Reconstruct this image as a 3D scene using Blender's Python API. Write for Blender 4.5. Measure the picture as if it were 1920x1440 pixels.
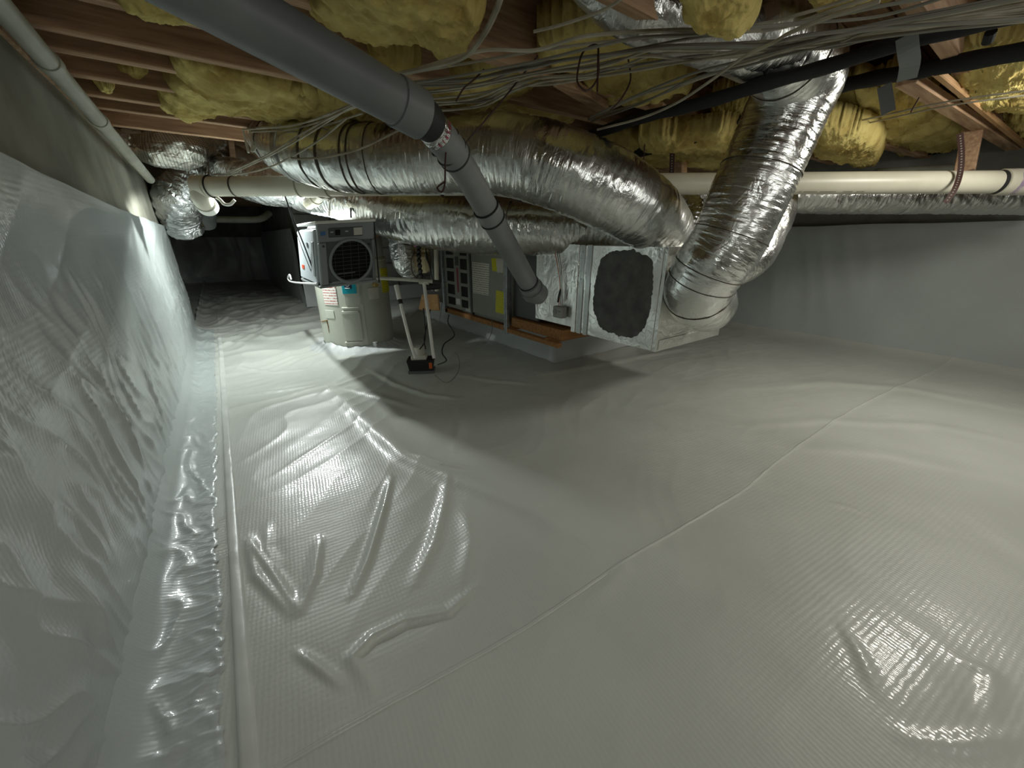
import bpy, math, random
import numpy as np
from mathutils import Vector, Matrix

SC = bpy.context.scene
COL = SC.collection
for o in list(bpy.data.objects): bpy.data.objects.remove(o)

# ------------------------------------------------------------------ camera, light, exposure
H = .83; F = 721.0; PITCH = math.radians(20.7); YAW = math.radians(36)
cam = bpy.data.cameras.new('camera'); co = bpy.data.objects.new('camera', cam); COL.objects.link(co)
co.location = (0, 0, H); co.rotation_euler = (math.radians(90) - PITCH, 0, -YAW)
cam.sensor_width = 36; cam.lens = 36 * F / 1920; cam.clip_start = .02; cam.clip_end = 60
SC.camera = co

w = bpy.data.worlds.new('crawl_space_dark'); SC.world = w; w.use_nodes = True
w.node_tree.nodes['Background'].inputs[0].default_value = (.75, .85, 1, 1)
w.node_tree.nodes['Background'].inputs[1].default_value = .02

def lamp(name, kind, loc, power, color, size=.05, aim=None, **kw):
    l = bpy.data.lights.new(name, kind); l.energy = power; l.color = color
    if kind == 'AREA': l.shape = 'DISK'; l.size = size
    else: l.shadow_soft_size = size
    for k, v in kw.items(): setattr(l, k, v)
    o = bpy.data.objects.new(name, l); COL.objects.link(o); o.location = loc
    if aim is not None:
        o.rotation_euler = (Vector(aim) - Vector(loc)).to_track_quat('-Z', 'Y').to_euler()
    return o
lamp('work_or_fill_light', 'SPOT', (.31, 3.20, 1.145), 62, (.93, 1, .97), .03, (.31, 3.20 + .20, .145), spot_size=math.radians(165), spot_blend=.14)
lamp('work_or_fill_light', 'AREA', (2.6, -.1, 1.33), 10.5, (1, .98, .88), .28, (2.4, .5, 0))
lamp('work_or_fill_light', 'AREA', (.1, -.6, 1.33), 3.5, (.97, 1, .93), .5, (.6, 1.6, .2))  # added soft fill behind the camera, not a lamp of the crawl space
lamp('work_or_fill_light', 'AREA', (1.5, -1.1, 1.33), 7.5, (.99, 1, .93), .9, (1.6, 1.6, .2))  # added broad fill out of view, lifts the shadows under the plenum
vs = SC.view_settings
vs.view_transform = 'Standard'; vs.look = 'None'; vs.gamma = 1; vs.use_curve_mapping = False; vs.exposure = 0.0
SC.cycles.use_denoising = True
SC.cycles.max_bounces = 8; SC.cycles.sample_clamp_indirect = 6

# ------------------------------------------------------------------ the photograph's rays, for placing things
def ray(px, py):
    l = px - 960; u = 720 - py
    up = u * math.cos(PITCH) - F * math.sin(PITCH); fw = F * math.cos(PITCH) + u * math.sin(PITCH)
    return Vector((l * math.cos(YAW) + fw * math.sin(YAW), fw * math.cos(YAW) - l * math.sin(YAW), up))
O = Vector((0, 0, H))
def at(px, py, d): return O + ray(px, py) * (d / F)
def onz(px, py, z=0.): r = ray(px, py); return O + r * ((z - H) / r.z)
def onx(px, py, x): r = ray(px, py); return O + r * (x / r.x)
def ony(px, py, y): r = ray(px, py); return O + r * (y / r.y)

# ------------------------------------------------------------------ noise
_rs = np.random.RandomState(7)
_perm = _rs.permutation(256); _perm = np.concatenate([_perm, _perm])
_ang = _rs.rand(256) * 2 * np.pi
def pn(x, y, seed=0):
    x = np.asarray(x, float) + seed * 17.31; y = np.asarray(y, float) + seed * 9.77
    xi = np.floor(x).astype(int); yi = np.floor(y).astype(int); xf = x - xi; yf = y - yi
    u = xf * xf * xf * (xf * (xf * 6 - 15) + 10); v = yf * yf * yf * (yf * (yf * 6 - 15) + 10)
    def g(a, b):
        h = _ang[_perm[(_perm[(xi + a) & 255] + yi + b) & 255]]
        return np.cos(h) * (xf - a) + np.sin(h) * (yf - b)
    n0 = g(0, 0) * (1 - u) + g(1, 0) * u; n1 = g(0, 1) * (1 - u) + g(1, 1) * u
    return (n0 * (1 - v) + n1 * v) * 1.4
def fbm(x, y, oct=4, seed=0):
    s = 0; a = 1.
    for i in range(oct):
        s = s + a * pn(x * 2 ** i, y * 2 ** i, seed + i * 3); a *= .5
    return s
def ridge(x, y, seed=0, sharp=2.): return (1 - np.abs(pn(x, y, seed))) ** sharp

# ------------------------------------------------------------------ materials
def mat(name, color, rough=.5, metal=0., spec=.5, var=0., vscale=8., color2=None, bump=0., bscale=40.,
        coords='Object', stretch=(1, 1, 1), detail=6, dist=.01, cut=(.35, .65), emis=None):
    m = bpy.data.materials.new(name); m.use_nodes = True
    nt = m.node_tree; b = nt.nodes['Principled BSDF']
    b.inputs['Base Color'].default_value = (*color, 1); b.inputs['Roughness'].default_value = rough
    b.inputs['Metallic'].default_value = metal; b.inputs['Specular IOR Level'].default_value = spec
    tc = nt.nodes.new('ShaderNodeTexCoord'); mp = nt.nodes.new('ShaderNodeMapping')
    mp.inputs['Scale'].default_value = stretch
    nt.links.new(tc.outputs[coords], mp.inputs[0])
    n = nt.nodes.new('ShaderNodeTexNoise'); n.inputs['Scale'].default_value = vscale; n.inputs['Detail'].default_value = detail
    nt.links.new(mp.outputs[0], n.inputs['Vector'])
    c2 = color2 or tuple(c * (1 - max(var, .12)) for c in color)
    mr = nt.nodes.new('ShaderNodeMapRange'); mr.inputs[1].default_value = cut[0]; mr.inputs[2].default_value = cut[1]
    nt.links.new(n.outputs[0], mr.inputs[0])
    mx = nt.nodes.new('ShaderNodeMix'); mx.data_type = 'RGBA'
    mx.inputs[6].default_value = (*c2, 1); mx.inputs[7].default_value = (*color, 1)
    nt.links.new(mr.outputs[0], mx.inputs[0]); nt.links.new(mx.outputs[2], b.inputs['Base Color'])
    if bump:
        n2 = nt.nodes.new('ShaderNodeTexNoise'); n2.inputs['Scale'].default_value = bscale; n2.inputs['Detail'].default_value = detail
        nt.links.new(mp.outputs[0], n2.inputs['Vector'])
        bp = nt.nodes.new('ShaderNodeBump'); bp.inputs['Strength'].default_value = bump; bp.inputs['Distance'].default_value = dist
        nt.links.new(n2.outputs[0], bp.inputs['Height']); nt.links.new(bp.outputs[0], b.inputs['Normal'])
    if emis: b.inputs['Emission Color'].default_value = (*color, 1); b.inputs['Emission Strength'].default_value = emis
    return m

def plastic_mat(name, color, rough, weave=.25, plane='XY'):
    """white woven polyethylene sheet: glossy film over a fine scrim"""
    m = mat(name, color, rough, 0, .55, var=.06, vscale=2.5, detail=8, cut=(.3, .7))
    nt = m.node_tree; b = nt.nodes['Principled BSDF']
    b.inputs['Coat Weight'].default_value = .34; b.inputs['Coat Roughness'].default_value = .09
    tc = nt.nodes.new('ShaderNodeTexCoord')
    mp = nt.nodes.new('ShaderNodeMapping'); mp.inputs['Rotation'].default_value = (0, 0, .12)
    nt.links.new(tc.outputs['Object'], mp.inputs[0])
    axes = {'XY': ('X', 'Y'), 'YZ': ('Y', 'Z'), 'XZ': ('X', 'Z')}[plane]
    prev = None
    for ax, sc, dst in ((axes[0], 95, .0010), (axes[1], 70, .0010)):
        wv = nt.nodes.new('ShaderNodeTexWave'); wv.bands_direction = ax; wv.inputs['Scale'].default_value = sc / 3.0
        wv.inputs['Distortion'].default_value = 2.2; wv.inputs['Detail'].default_value = 2; wv.inputs['Detail Scale'].default_value = 2
        nt.links.new(mp.outputs[0], wv.inputs[0])
        bp = nt.nodes.new('ShaderNodeBump'); bp.inputs['Strength'].default_value = weave; bp.inputs['Distance'].default_value = dst
        nt.links.new(wv.outputs[1], bp.inputs['Height'])
        if prev: nt.links.new(prev.outputs[0], bp.inputs['Normal'])
        prev = bp
    nz = nt.nodes.new('ShaderNodeTexNoise'); nz.inputs['Scale'].default_value = 9; nz.inputs['Detail'].default_value = 7
    nz.inputs['Distortion'].default_value = 1.2
    nt.links.new(tc.outputs['Object'], nz.inputs[0])
    bp = nt.nodes.new('ShaderNodeBump'); bp.inputs['Strength'].default_value = .16; bp.inputs['Distance'].default_value = .004
    nt.links.new(nz.outputs[0], bp.inputs['Height']); nt.links.new(prev.outputs[0], bp.inputs['Normal'])
    nt.links.new(bp.outputs[0], b.inputs['Normal']); nt.links.new(bp.outputs[0], b.inputs['Coat Normal'])
    return m

def foil_mat(name, color=(.78, .79, .77), rough=.24, s1=.45, s2=.2, scale=(11, 85, 1), mesh=False):
    m = bpy.data.materials.new(name); m.use_nodes = True
    nt = m.node_tree; b = nt.nodes['Principled BSDF']
    b.inputs['Base Color'].default_value = (*color, 1); b.inputs['Metallic'].default_value = 1; b.inputs['Roughness'].default_value = rough
    tc = nt.nodes.new('ShaderNodeTexCoord'); mp = nt.nodes.new('ShaderNodeMapping'); mp.inputs['Scale'].default_value = scale
    nt.links.new(tc.outputs['UV'], mp.inputs[0])
    n = nt.nodes.new('ShaderNodeTexNoise'); n.inputs['Scale'].default_value = 1; n.inputs['Detail'].default_value = 4; n.inputs['Distortion'].default_value = .6
    nt.links.new(mp.outputs[0], n.inputs[0])
    bp = nt.nodes.new('ShaderNodeBump'); bp.inputs['Strength'].default_value = s1; bp.inputs['Distance'].default_value = .006
    nt.links.new(n.outputs[0], bp.inputs['Height'])
    v = nt.nodes.new('ShaderNodeTexNoise'); v.inputs['Scale'].default_value = 16; v.inputs['Detail'].default_value = 3; v.inputs['Distortion'].default_value = 2.0
    nt.links.new(tc.outputs['Object'], v.inputs[0])
    b2 = nt.nodes.new('ShaderNodeBump'); b2.inputs['Strength'].default_value = s2; b2.inputs['Distance'].default_value = .012
    nt.links.new(v.outputs[0], b2.inputs['Height']); nt.links.new(bp.outputs[0], b2.inputs['Normal'])
    nt.links.new(b2.outputs[0], b.inputs['Normal'])
    # dull grime film on the foil
    g = nt.nodes.new('ShaderNodeTexNoise'); g.inputs['Scale'].default_value = 5; g.inputs['Detail'].default_value = 6
    nt.links.new(tc.outputs['Object'], g.inputs[0])
    mr = nt.nodes.new('ShaderNodeMapRange'); mr.inputs[1].default_value = .35; mr.inputs[2].default_value = .75
    mr.inputs[3].default_value = rough * .75; mr.inputs[4].default_value = rough * 1.7
    nt.links.new(g.outputs[0], mr.inputs[0]); nt.links.new(mr.outputs[0], b.inputs['Roughness'])
    if mesh:
        last = None
        for ax in 'XY':
            wv = nt.nodes.new('ShaderNodeTexWave'); wv.bands_direction = ax; wv.inputs['Scale'].default_value = 26
            nt.links.new(tc.outputs['UV'], wv.inputs[0])
            mm = nt.nodes.new('ShaderNodeMapRange'); mm.inputs[1].default_value = .08; mm.inputs[2].default_value = .22
            nt.links.new(wv.outputs[1], mm.inputs[0])
            if last:
                mu = nt.nodes.new('ShaderNodeMath'); mu.operation = 'MULTIPLY'
                nt.links.new(last.outputs[0], mu.inputs[0]); nt.links.new(mm.outputs[0], mu.inputs[1]); last = mu
            else: last = mm
        mx = nt.nodes.new('ShaderNodeMix'); mx.data_type = 'RGBA'
        mx.inputs[6].default_value = (.36, .33, .26, 1); mx.inputs[7].default_value = (*color, 1)
        nt.links.new(last.outputs[0], mx.inputs[0]); nt.links.new(mx.outputs[2], b.inputs['Base Color'])
    return m

def wood_mat(name, c1, c2, rough=.75):
    m = mat(name, c1, rough, 0, .3, color2=c2, vscale=4, stretch=(1.2, 14, 14), bump=.35, bscale=30, dist=.003, cut=(.3, .7))
    return m

def label_mat(name, base, ink, lines=28, thresh=.55, cross=6):
    """printed sticker: rows of small print from a stretched noise"""
    m = bpy.data.materials.new(name); m.use_nodes = True; nt = m.node_tree; b = nt.nodes['Principled BSDF']
    b.inputs['Roughness'].default_value = .45
    tc = nt.nodes.new('ShaderNodeTexCoord')
    wv = nt.nodes.new('ShaderNodeTexWave'); wv.bands_direction = 'Y'; wv.inputs['Scale'].default_value = lines / 6.283
    nt.links.new(tc.outputs['UV'], wv.inputs[0])
    mp = nt.nodes.new('ShaderNodeMapping'); mp.inputs['Scale'].default_value = (lines * 1.2, lines / 2., 1)
    nt.links.new(tc.outputs['UV'], mp.inputs[0])
    n = nt.nodes.new('ShaderNodeTexNoise'); n.inputs['Scale'].default_value = 1; nt.links.new(mp.outputs[0], n.inputs[0])
    mu = nt.nodes.new('ShaderNodeMath'); mu.operation = 'MULTIPLY'
    nt.links.new(wv.outputs[1], mu.inputs[0]); nt.links.new(n.outputs[0], mu.inputs[1])
    mr = nt.nodes.new('ShaderNodeMapRange'); mr.inputs[1].default_value = thresh * .55; mr.inputs[2].default_value = thresh * .75
    nt.links.new(mu.outputs[0], mr.inputs[0])
    mx = nt.nodes.new('ShaderNodeMix'); mx.data_type = 'RGBA'; mx.inputs[6].default_value = (*base, 1); mx.inputs[7].default_value = (*ink, 1)
    nt.links.new(mr.outputs[0], mx.inputs[0]); nt.links.new(mx.outputs[2], b.inputs['Base Color'])
    return m

M = {
 'floor': plastic_mat('white_barrier_floor', (.60, .615, .565), .42, .16),
 'liner': plastic_mat('white_barrier_wall', (.50, .54, .53), .40, .16, plane='YZ'),
 'liner2': plastic_mat('white_barrier_back', (.56, .58, .58), .4, plane='XZ'),
 'tape': mat('white_seam_tape', (.65, .665, .625), .34, bump=.2, bscale=60, dist=.002),
 'concrete': mat('stained_concrete', (.35, .34, .28), .85, 0, .3, color2=(.21, .205, .165), vscale=3.2, bump=.5, bscale=30, dist=.006, cut=(.32, .62)),
 'concrete2': mat('grey_concrete', (.30, .30, .28), .85, 0, .3, color2=(.2, .2, .18), vscale=5, bump=.5, bscale=30, dist=.006),
 'joist': wood_mat('joist_lumber', (.60, .40, .25), (.32, .19, .11)),
 'deck': wood_mat('subfloor_planks', (.40, .25, .14), (.15, .085, .048)),
 'freshwood': wood_mat('fresh_lumber', (.62, .38, .19), (.48, .27, .12)),
 'orangewood': wood_mat('platform_lumber', (.45, .22, .08), (.24, .11, .04)),
 'batt': mat('yellow_glass_wool', (.70, .58, .22), .95, 0, .1, color2=(.42, .30, .09), vscale=6, bump=.8, bscale=12, dist=.03, detail=14, stretch=(1, 1.7, 1), cut=(.32, .62)),
 'foil': foil_mat('duct_foil'),
 'foil_soft': foil_mat('duct_foil_dull', (.62, .62, .6), .34, .5, .4),
 'foil_crumple': foil_mat('crumpled_foil', (.8, .82, .82), .24, .7, 1.0, (30, 40, 1)),
 'foil_mesh': foil_mat('scrim_foil', (.82, .82, .78), .3, .3, .7, (10, 10, 1), mesh=True),
 'board': foil_mat('duct_board_foil', (.74, .74, .71), .34, .25, .35, (40, 8, 1)),
 'foiltape': foil_mat('foil_tape', (.42, .43, .42), .38, .2, .2),
 'mastic': mat('grey_mastic', (.135, .135, .128), .7, 0, .4, color2=(.085, .085, .08), vscale=14, bump=.9, bscale=26, dist=.012),
 'pvc': mat('cream_pvc', (.66, .63, .51), .38, 0, .5, color2=(.55, .52, .42), vscale=5),
 'pvc_white': mat('white_pvc', (.75, .74, .68), .35),
 'pvc_old': mat('dull_pvc', (.50, .50, .42), .5, color2=(.4, .4, .33), vscale=8),
 'purple': mat('purple_primer', (.34, .26, .36), .5, color2=(.62, .58, .5), vscale=18, cut=(.45, .6)),
 'greypipe': mat('grey_pipe', (.155, .165, .165), .48, 0, .5, color2=(.12, .128, .13), vscale=5, bump=.1, bscale=90, dist=.002),
 'greypipe2': mat('light_grey_pipe', (.22, .23, .225), .45, 0, .5, color2=(.17, .18, .175), vscale=7),
 'rubber': mat('black_rubber', (.018, .018, .018), .6),
 'foam': mat('black_foam_sleeve', (.010, .010, .011), .8, bump=.4, bscale=80, dist=.003),
 'black': mat('black_plastic', (.014, .014, .015), .45),
 'cable': mat('off_white_cable', (.45, .41, .32), .55, color2=(.26, .23, .17), vscale=12),
 'cable_grey': mat('grey_cable', (.22, .21, .17), .6),
 'brownwire': mat('red_brown_wire', (.045, .016, .012), .6),
 'steel': mat('grey_enamel_steel', (.31, .32, .275), .48, .0, .5, color2=(.27, .28, .24), vscale=6),
 'steel_dark': mat('dark_grey_steel', (.085, .088, .085), .45),
 'galv': mat('galvanised_steel', (.5, .52, .53), .38, .85, .5, color2=(.36, .38, .4), vscale=40, cut=(.4, .6)),
 'slot': mat('dark_filter', (.022, .021, .018), .8),
 'tank': mat('beige_grey_enamel', (.46, .47, .40), .3, 0, .5, color2=(.43, .44, .375), vscale=3),
 'tank_line': mat('enamel_moulding', (.52, .53, .455), .35),
 'dehum_side': mat('light_blue_grey_plastic', (.50, .55, .58), .4),
 'dehum': mat('mid_grey_plastic', (.24, .26, .265), .45),
 'dehum_dark': mat('charcoal_plastic', (.055, .062, .068), .42),
 'void': mat('dark_interior', (.006, .006, .006), .9),
 'white': mat('white_plastic', (.78, .79, .77), .4),
 'cream': mat('cream_housing', (.72, .62, .38), .4, color2=(.62, .52, .31), vscale=5),
 'paper': label_mat('white_label', (.72, .70, .62), (.32, .29, .24)),
 'paper_red': label_mat('red_lined_label', (.75, .74, .70), (.45, .16, .13), 14),
 'yellow': label_mat('yellow_label', (.72, .67, .02), (.36, .35, .03), 26),
 'teal': mat('teal_label', (.0, .36, .46), .4),
 'navy': mat('navy_label', (.01, .03, .07), .4),
 'blue': mat('blue_sticker', (.02, .13, .33), .4),
 'red': mat('red_sticker', (.65, .09, .03), .4),
 'redink': mat('red_ink', (.32, .03, .06), .5),
 'ink': mat('grey_ink', (.12, .11, .10), .6),
 'brass': mat('brass', (.75, .55, .22), .3, .9),
 'pink': mat('pink_cap', (.75, .16, .62), .4),
 'silverpaint': mat('silver_mesh_wire', (.11, .115, .12), .4, .6),
 'orangewire': mat('orange_wire', (.6, .12, .02), .5),
}

# ------------------------------------------------------------------ building helpers
LOC = {}
def wloc(o): return LOC.get(o.name, Vector((0, 0, 0))) if o else Vector((0, 0, 0))
def tag(o, label=None, cat=None, group=None, kind=None):
    if label: o['label'] = label
    if cat: o['category'] = cat
    if group: o['group'] = group
    if kind: o['kind'] = kind
    return o
def thing(name, label, cat, loc=(0, 0, 0), group=None):
    o = bpy.data.objects.new(name, None); COL.objects.link(o); o.location = loc; o.empty_display_size = .05
    LOC[o.name] = Vector(loc)
    return tag(o, label, cat, group)

class MB:
    def __init__(s): s.v = []; s.f = []; s.uv = []
    def add(s, vs, fs, uvs=None):
        b = len(s.v); s.v += [tuple(v) for v in vs]; s.f += [tuple(b + i for i in f) for f in fs]
        s.uv += [tuple(u) for u in (uvs if uvs is not None else [(v[0], v[2]) if True else 0 for v in vs])]
        return s
    def box(s, lo, hi, mtx=None, bev=0.):
        x0, y0, z0 = lo; x1, y1, z1 = hi
        if bev <= 0:
            vs = [(x, y, z) for x in (x0, x1) for y in (y0, y1) for z in (z0, z1)]
            fs = [(0, 1, 3, 2), (4, 6, 7, 5), (0, 4, 5, 1), (2, 3, 7, 6), (0, 2, 6, 4), (1, 5, 7, 3)]
        else:
            c = ((x0 + x1) / 2, (y0 + y1) / 2, (z0 + z1) / 2); h = ((x1 - x0) / 2, (y1 - y0) / 2, (z1 - z0) / 2)
            bev = min(bev, min(h) * .9); vs = []; idx = {}
            for sx in (-1, 1):
                for sy in (-1, 1):
                    for sz in (-1, 1):
                        for a in range(3):
                            p = [c[0] + sx * (h[0] - bev), c[1] + sy * (h[1] - bev), c[2] + sz * (h[2] - bev)]
                            p[a] = c[a] + (sx, sy, sz)[a] * h[a]
                            idx[(sx, sy, sz, a)] = len(vs); vs.append(tuple(p))
            fs = []
            for a in range(3):
                b_, c_ = [(1, 2), (2, 0), (0, 1)][a]
                for sg in (-1, 1):
                    q = []
                    for (sb, sc) in ((-1, -1), (1, -1), (1, 1), (-1, 1)):
                        k = [0, 0, 0]; k[a] = sg; k[b_] = sb; k[c_] = sc; q.append(idx[(*k, a)])
                    fs.append(tuple(q) if sg > 0 else tuple(reversed(q)))
            for a in range(3):   # edges parallel to axis a
                b_, c_ = [(1, 2), (2, 0), (0, 1)][a]
                for sb in (-1, 1):
                    for sc in (-1, 1):
                        k0 = [0, 0, 0]; k0[b_] = sb; k0[c_] = sc; k1 = list(k0); k0[a] = -1; k1[a] = 1
                        q = (idx[(*k0, b_)], idx[(*k1, b_)], idx[(*k1, c_)], idx[(*k0, c_)])
                        fs.append(q if sb * sc < 0 else tuple(reversed(q)))
            for sx in (-1, 1):
                for sy in (-1, 1):
                    for sz in (-1, 1):
                        q = (idx[(sx, sy, sz, 0)], idx[(sx, sy, sz, 1)], idx[(sx, sy, sz, 2)])
                        fs.append(q if sx * sy * sz > 0 else tuple(reversed(q)))
        if mtx is not None: vs = [tuple(mtx @ Vector(v)) for v in vs]
        return s.add(vs, fs, [(v[1] + v[0], v[2]) for v in vs])
    def quad(s, a, b, c, d):  # with 0..1 uv
        return s.add([a, b, c, d], [(0, 1, 2, 3)], [(0, 0), (1, 0), (1, 1), (0, 1)])
    def plate(s, a, b, c, d, t):   # quad a,b,c,d thickened away from its normal
        a, b, c, d = map(Vector, (a, b, c, d)); n = (b - a).cross(d - a).normalized() * t
        vs = [a, b, c, d, a - n, b - n, c - n, d - n]
        return s.add(vs, [(0, 1, 2, 3), (7, 6, 5, 4), (0, 4, 5, 1), (1, 5, 6, 2), (2, 6, 7, 3), (3, 7, 4, 0)],
                     [(0, 0), (1, 0), (1, 1), (0, 1)] * 2)
    def tube(s, pts, r, seg=12, cap=True):
        fr = frames(pts); n = len(pts); rr = r if hasattr(r, '__len__') else [r] * n
        vs = []; uv = []; L = 0
        for i, (p, a, b) in enumerate(fr):
            if i: L += (p - fr[i - 1][0]).length
            for k in range(seg):
                t = 2 * math.pi * k / seg
                vs.append(p + (a * math.cos(t) + b * math.sin(t)) * rr[i]); uv.append((k / seg * 2 * math.pi * rr[i], L))
        fs = [(i * seg + k, i * seg + (k + 1) % seg, (i + 1) * seg + (k + 1) % seg, (i + 1) * seg + k) for i in range(n - 1) for k in range(seg)]
        if cap: fs += [tuple(reversed(range(seg))), tuple((n - 1) * seg + k for k in range(seg))]
        return s.add(vs, fs, uv)
    def cyl(s, a, b, r, seg=20, r2=None): return s.tube([Vector(a), Vector(b)], [r, r if r2 is None else r2], seg)
    def build(s, name, m, parent=None, smooth=True, angle=35):
        me = bpy.data.meshes.new(name); off = wloc(parent)
        me.from_pydata([(v[0] - off.x, v[1] - off.y, v[2] - off.z) for v in s.v], [], s.f)
        uvl = me.uv_layers.new(name='UVMap')
        vi = np.empty(len(me.loops), np.int32); me.loops.foreach_get('vertex_index', vi)
        uvl.data.foreach_set('uv', np.array(s.uv, np.float32)[vi].ravel())
        me.materials.append(m)
        if smooth:
            me.polygons.foreach_set('use_smooth', [True] * len(me.polygons))
            try: me.set_sharp_from_angle(angle=math.radians(angle))
            except Exception: pass
        o = bpy.data.objects.new(name, me); COL.objects.link(o)
        if parent: o.parent = parent
        LOC[o.name] = off.copy()
        return o

def frames(pts):
    pts = [Vector(p) for p in pts]; out = []; n = len(pts); a = None
    for i in range(n):
        t = (pts[min(i + 1, n - 1)] - pts[max(i - 1, 0)]).normalized()
        if a is None:
            up = Vector((0, 0, 1)) if abs(t.z) < .9 else Vector((0, 1, 0)); a = (up - t * up.dot(t)).normalized()
        else: a = (a - t * a.dot(t)).normalized()
        out.append((pts[i], a, t.cross(a)))
    return out
def catmull(P, n):
    P = [Vector(p) for p in P]; Q = [P[0] * 2 - P[1]] + P + [P[-1] * 2 - P[-2]]; out = []
    m = len(P) - 1
    for j in range(n):
        u = j / (n - 1) * m; i = min(int(u), m - 1); t = u - i
        a, b, c, d = Q[i:i + 4]
        out.append(.5 * (2 * b + (c - a) * t + (2 * a - 5 * b + 4 * c - d) * t * t + (3 * b - a - 3 * c + d) * t ** 3))
    return out
def resample(P, step):
    D = catmull(P, len(P) * 40); L = [0]
    for i in range(1, len(D)): L.append(L[-1] + (D[i] - D[i - 1]).length)
    n = max(2, int(L[-1] / step) + 1); out = []; k = 0
    for j in range(n):
        s = L[-1] * j / (n - 1)
        while k < len(L) - 2 and L[k + 1] < s: k += 1
        t = (s - L[k]) / max(1e-9, L[k + 1] - L[k]); out.append(D[k].lerp(D[k + 1], min(1, t)))
    return out, L[-1]
def grid_mesh(name, V, nu, nv, m, parent=None, wrap=False, uv=None, capped=False):
    """V: (nu*nv,3) array, v fastest"""
    me = bpy.data.meshes.new(name); off = wloc(parent)
    V = np.asarray(V, np.float32) - np.array(off, np.float32)
    i = np.arange(nu - 1)[:, None]; kmax = nv if wrap else nv - 1; k = np.arange(kmax)[None, :]
    k2 = (k + 1) % nv
    a = i * nv + k; b = i * nv + k2; c = (i + 1) * nv + k2; d = (i + 1) * nv + k
    Q = np.stack([a, b, c, d], -1).reshape(-1, 4).astype(np.int32)
    nf = len(Q); me.vertices.add(len(V)); me.vertices.foreach_set('co', V.ravel())
    loops = Q.ravel(); starts = np.arange(nf) * 4; tot = np.full(nf, 4)
    if capped:
        loops = np.concatenate([loops, np.arange(nv)[::-1], (nu - 1) * nv + np.arange(nv)])
        starts = np.concatenate([starts, [nf * 4, nf * 4 + nv]]); tot = np.concatenate([tot, [nv, nv]])
    me.loops.add(len(loops)); me.loops.foreach_set('vertex_index', loops.astype(np.int32))
    me.polygons.add(len(starts)); me.polygons.foreach_set('loop_start', starts.astype(np.int32))
    me.polygons.foreach_set('loop_total', tot.astype(np.int32))
    me.polygons.foreach_set('use_smooth', np.ones(len(starts), bool))
    if uv is not None:
        l = me.uv_layers.new(name='UVMap'); l.data.foreach_set('uv', np.asarray(uv, np.float32)[loops].ravel())
    me.update(calc_edges=True); me.validate(); me.materials.append(m)
    o = bpy.data.objects.new(name, me); COL.objects.link(o)
    if parent: o.parent = parent
    LOC[o.name] = off.copy()
    return o

class Duct:
    """wrinkled foil tube along a path"""
    def __init__(s, pts, rad, step=.006, seg=88, amp=.006, crumple=.004, seed=1, squash=1., freq=26):
        s.P, s.L = resample(pts, step); n = len(s.P); s.fr = frames(s.P)
        s.R = np.interp(np.linspace(0, 1, n), np.linspace(0, 1, len(rad)), rad) if hasattr(rad, '__len__') else np.full(n, rad)
        s.seg = seg; s.n = n; v = np.linspace(0, s.L, n)[:, None]; t = np.linspace(0, 2 * np.pi, seg, endpoint=False)[None, :]
        cx, sx = np.cos(t), np.sin(t)
        # periodic noise: blend in cos/sin space
        wr = ridge(v * freq + .6 * pn(v * 4, cx * 1.3, seed), cx * 1.1 + sx * .8 + v * 2, seed, 3) - .45
        wr2 = ridge(v * freq * 2.1 + sx, sx * 1.9 + v * 3, seed + 5, 2) - .5
        cr = pn(v * 9 + cx * 1.6, sx * 1.6 + v * 3, seed + 9) + .5 * pn(v * 22 + sx * 3, cx * 3 + v * 5, seed + 11)
        s.D = amp * (wr + .45 * wr2) + crumple * cr
        s.v = v; s.t = t
    def ring(s, i0, i1, off=0., disp=True):
        A = np.array([[*f[0]] for f in s.fr[i0:i1]]); a = np.array([[*f[1]] for f in s.fr[i0:i1]]); b = np.array([[*f[2]] for f in s.fr[i0:i1]])
        R = s.R[i0:i1, None] + off + (s.D[i0:i1] if disp else s.D[i0:i1] * .5)
        V = A[:, None, :] + (a[:, None, :] * np.cos(s.t)[..., None] + b[:, None, :] * np.sin(s.t)[..., None]) * R[..., None]
        return V.reshape(-1, 3)
    def build(s, name, m, parent, caps=True):
        uv = np.stack(np.broadcast_arrays(np.minimum(s.t, 2 * np.pi - s.t) * .15, s.v), -1).reshape(-1, 2)
        return grid_mesh(name, s.ring(0, s.n), s.n, s.seg, m, parent, True, uv, caps)
    def band(s, name, f, width, m, parent, off=.004):
        c = int(f * (s.n - 1)); h = int(width / 2 / (s.L / s.n)); i0, i1 = max(0, c - h), min(s.n, c + h + 1)
        if h < 2:
            tg = (s.P[min(c + 1, s.n - 1)] - s.P[c - 1]).normalized() * width / 2; tg = np.array(tg)
            A_ = s.ring(c, c + 1, off * .6); B_ = s.ring(c, c + 1, -.004)
            V = np.concatenate([B_ - tg, A_ - tg, A_ + tg, B_ + tg]); uv = np.tile(np.stack([s.t[0] * .15, s.t[0] * 0], -1), (4, 1))
            return grid_mesh(name, V, 4, s.seg, m, parent, True, uv)
        V = s.ring(i0, i1, off); 
        # closed strip: outer surface plus tucked edges
        e0 = s.ring(i0, i0 + 1, -.003); e1 = s.ring(i1 - 1, i1, -.003)
        V = np.concatenate([e0, V, e1]); n = i1 - i0 + 2
        uv = np.tile(np.stack([s.t[0] * .15, s.t[0] * 0], -1), (n, 1)); uv[:, 1] = np.repeat(np.arange(n) * .006, s.seg)
        return grid_mesh(name, V, n, s.seg, m, parent, True, uv)

# =================================================================== THE SETTING
XL = -.31      # plastic face of the left wall
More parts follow.
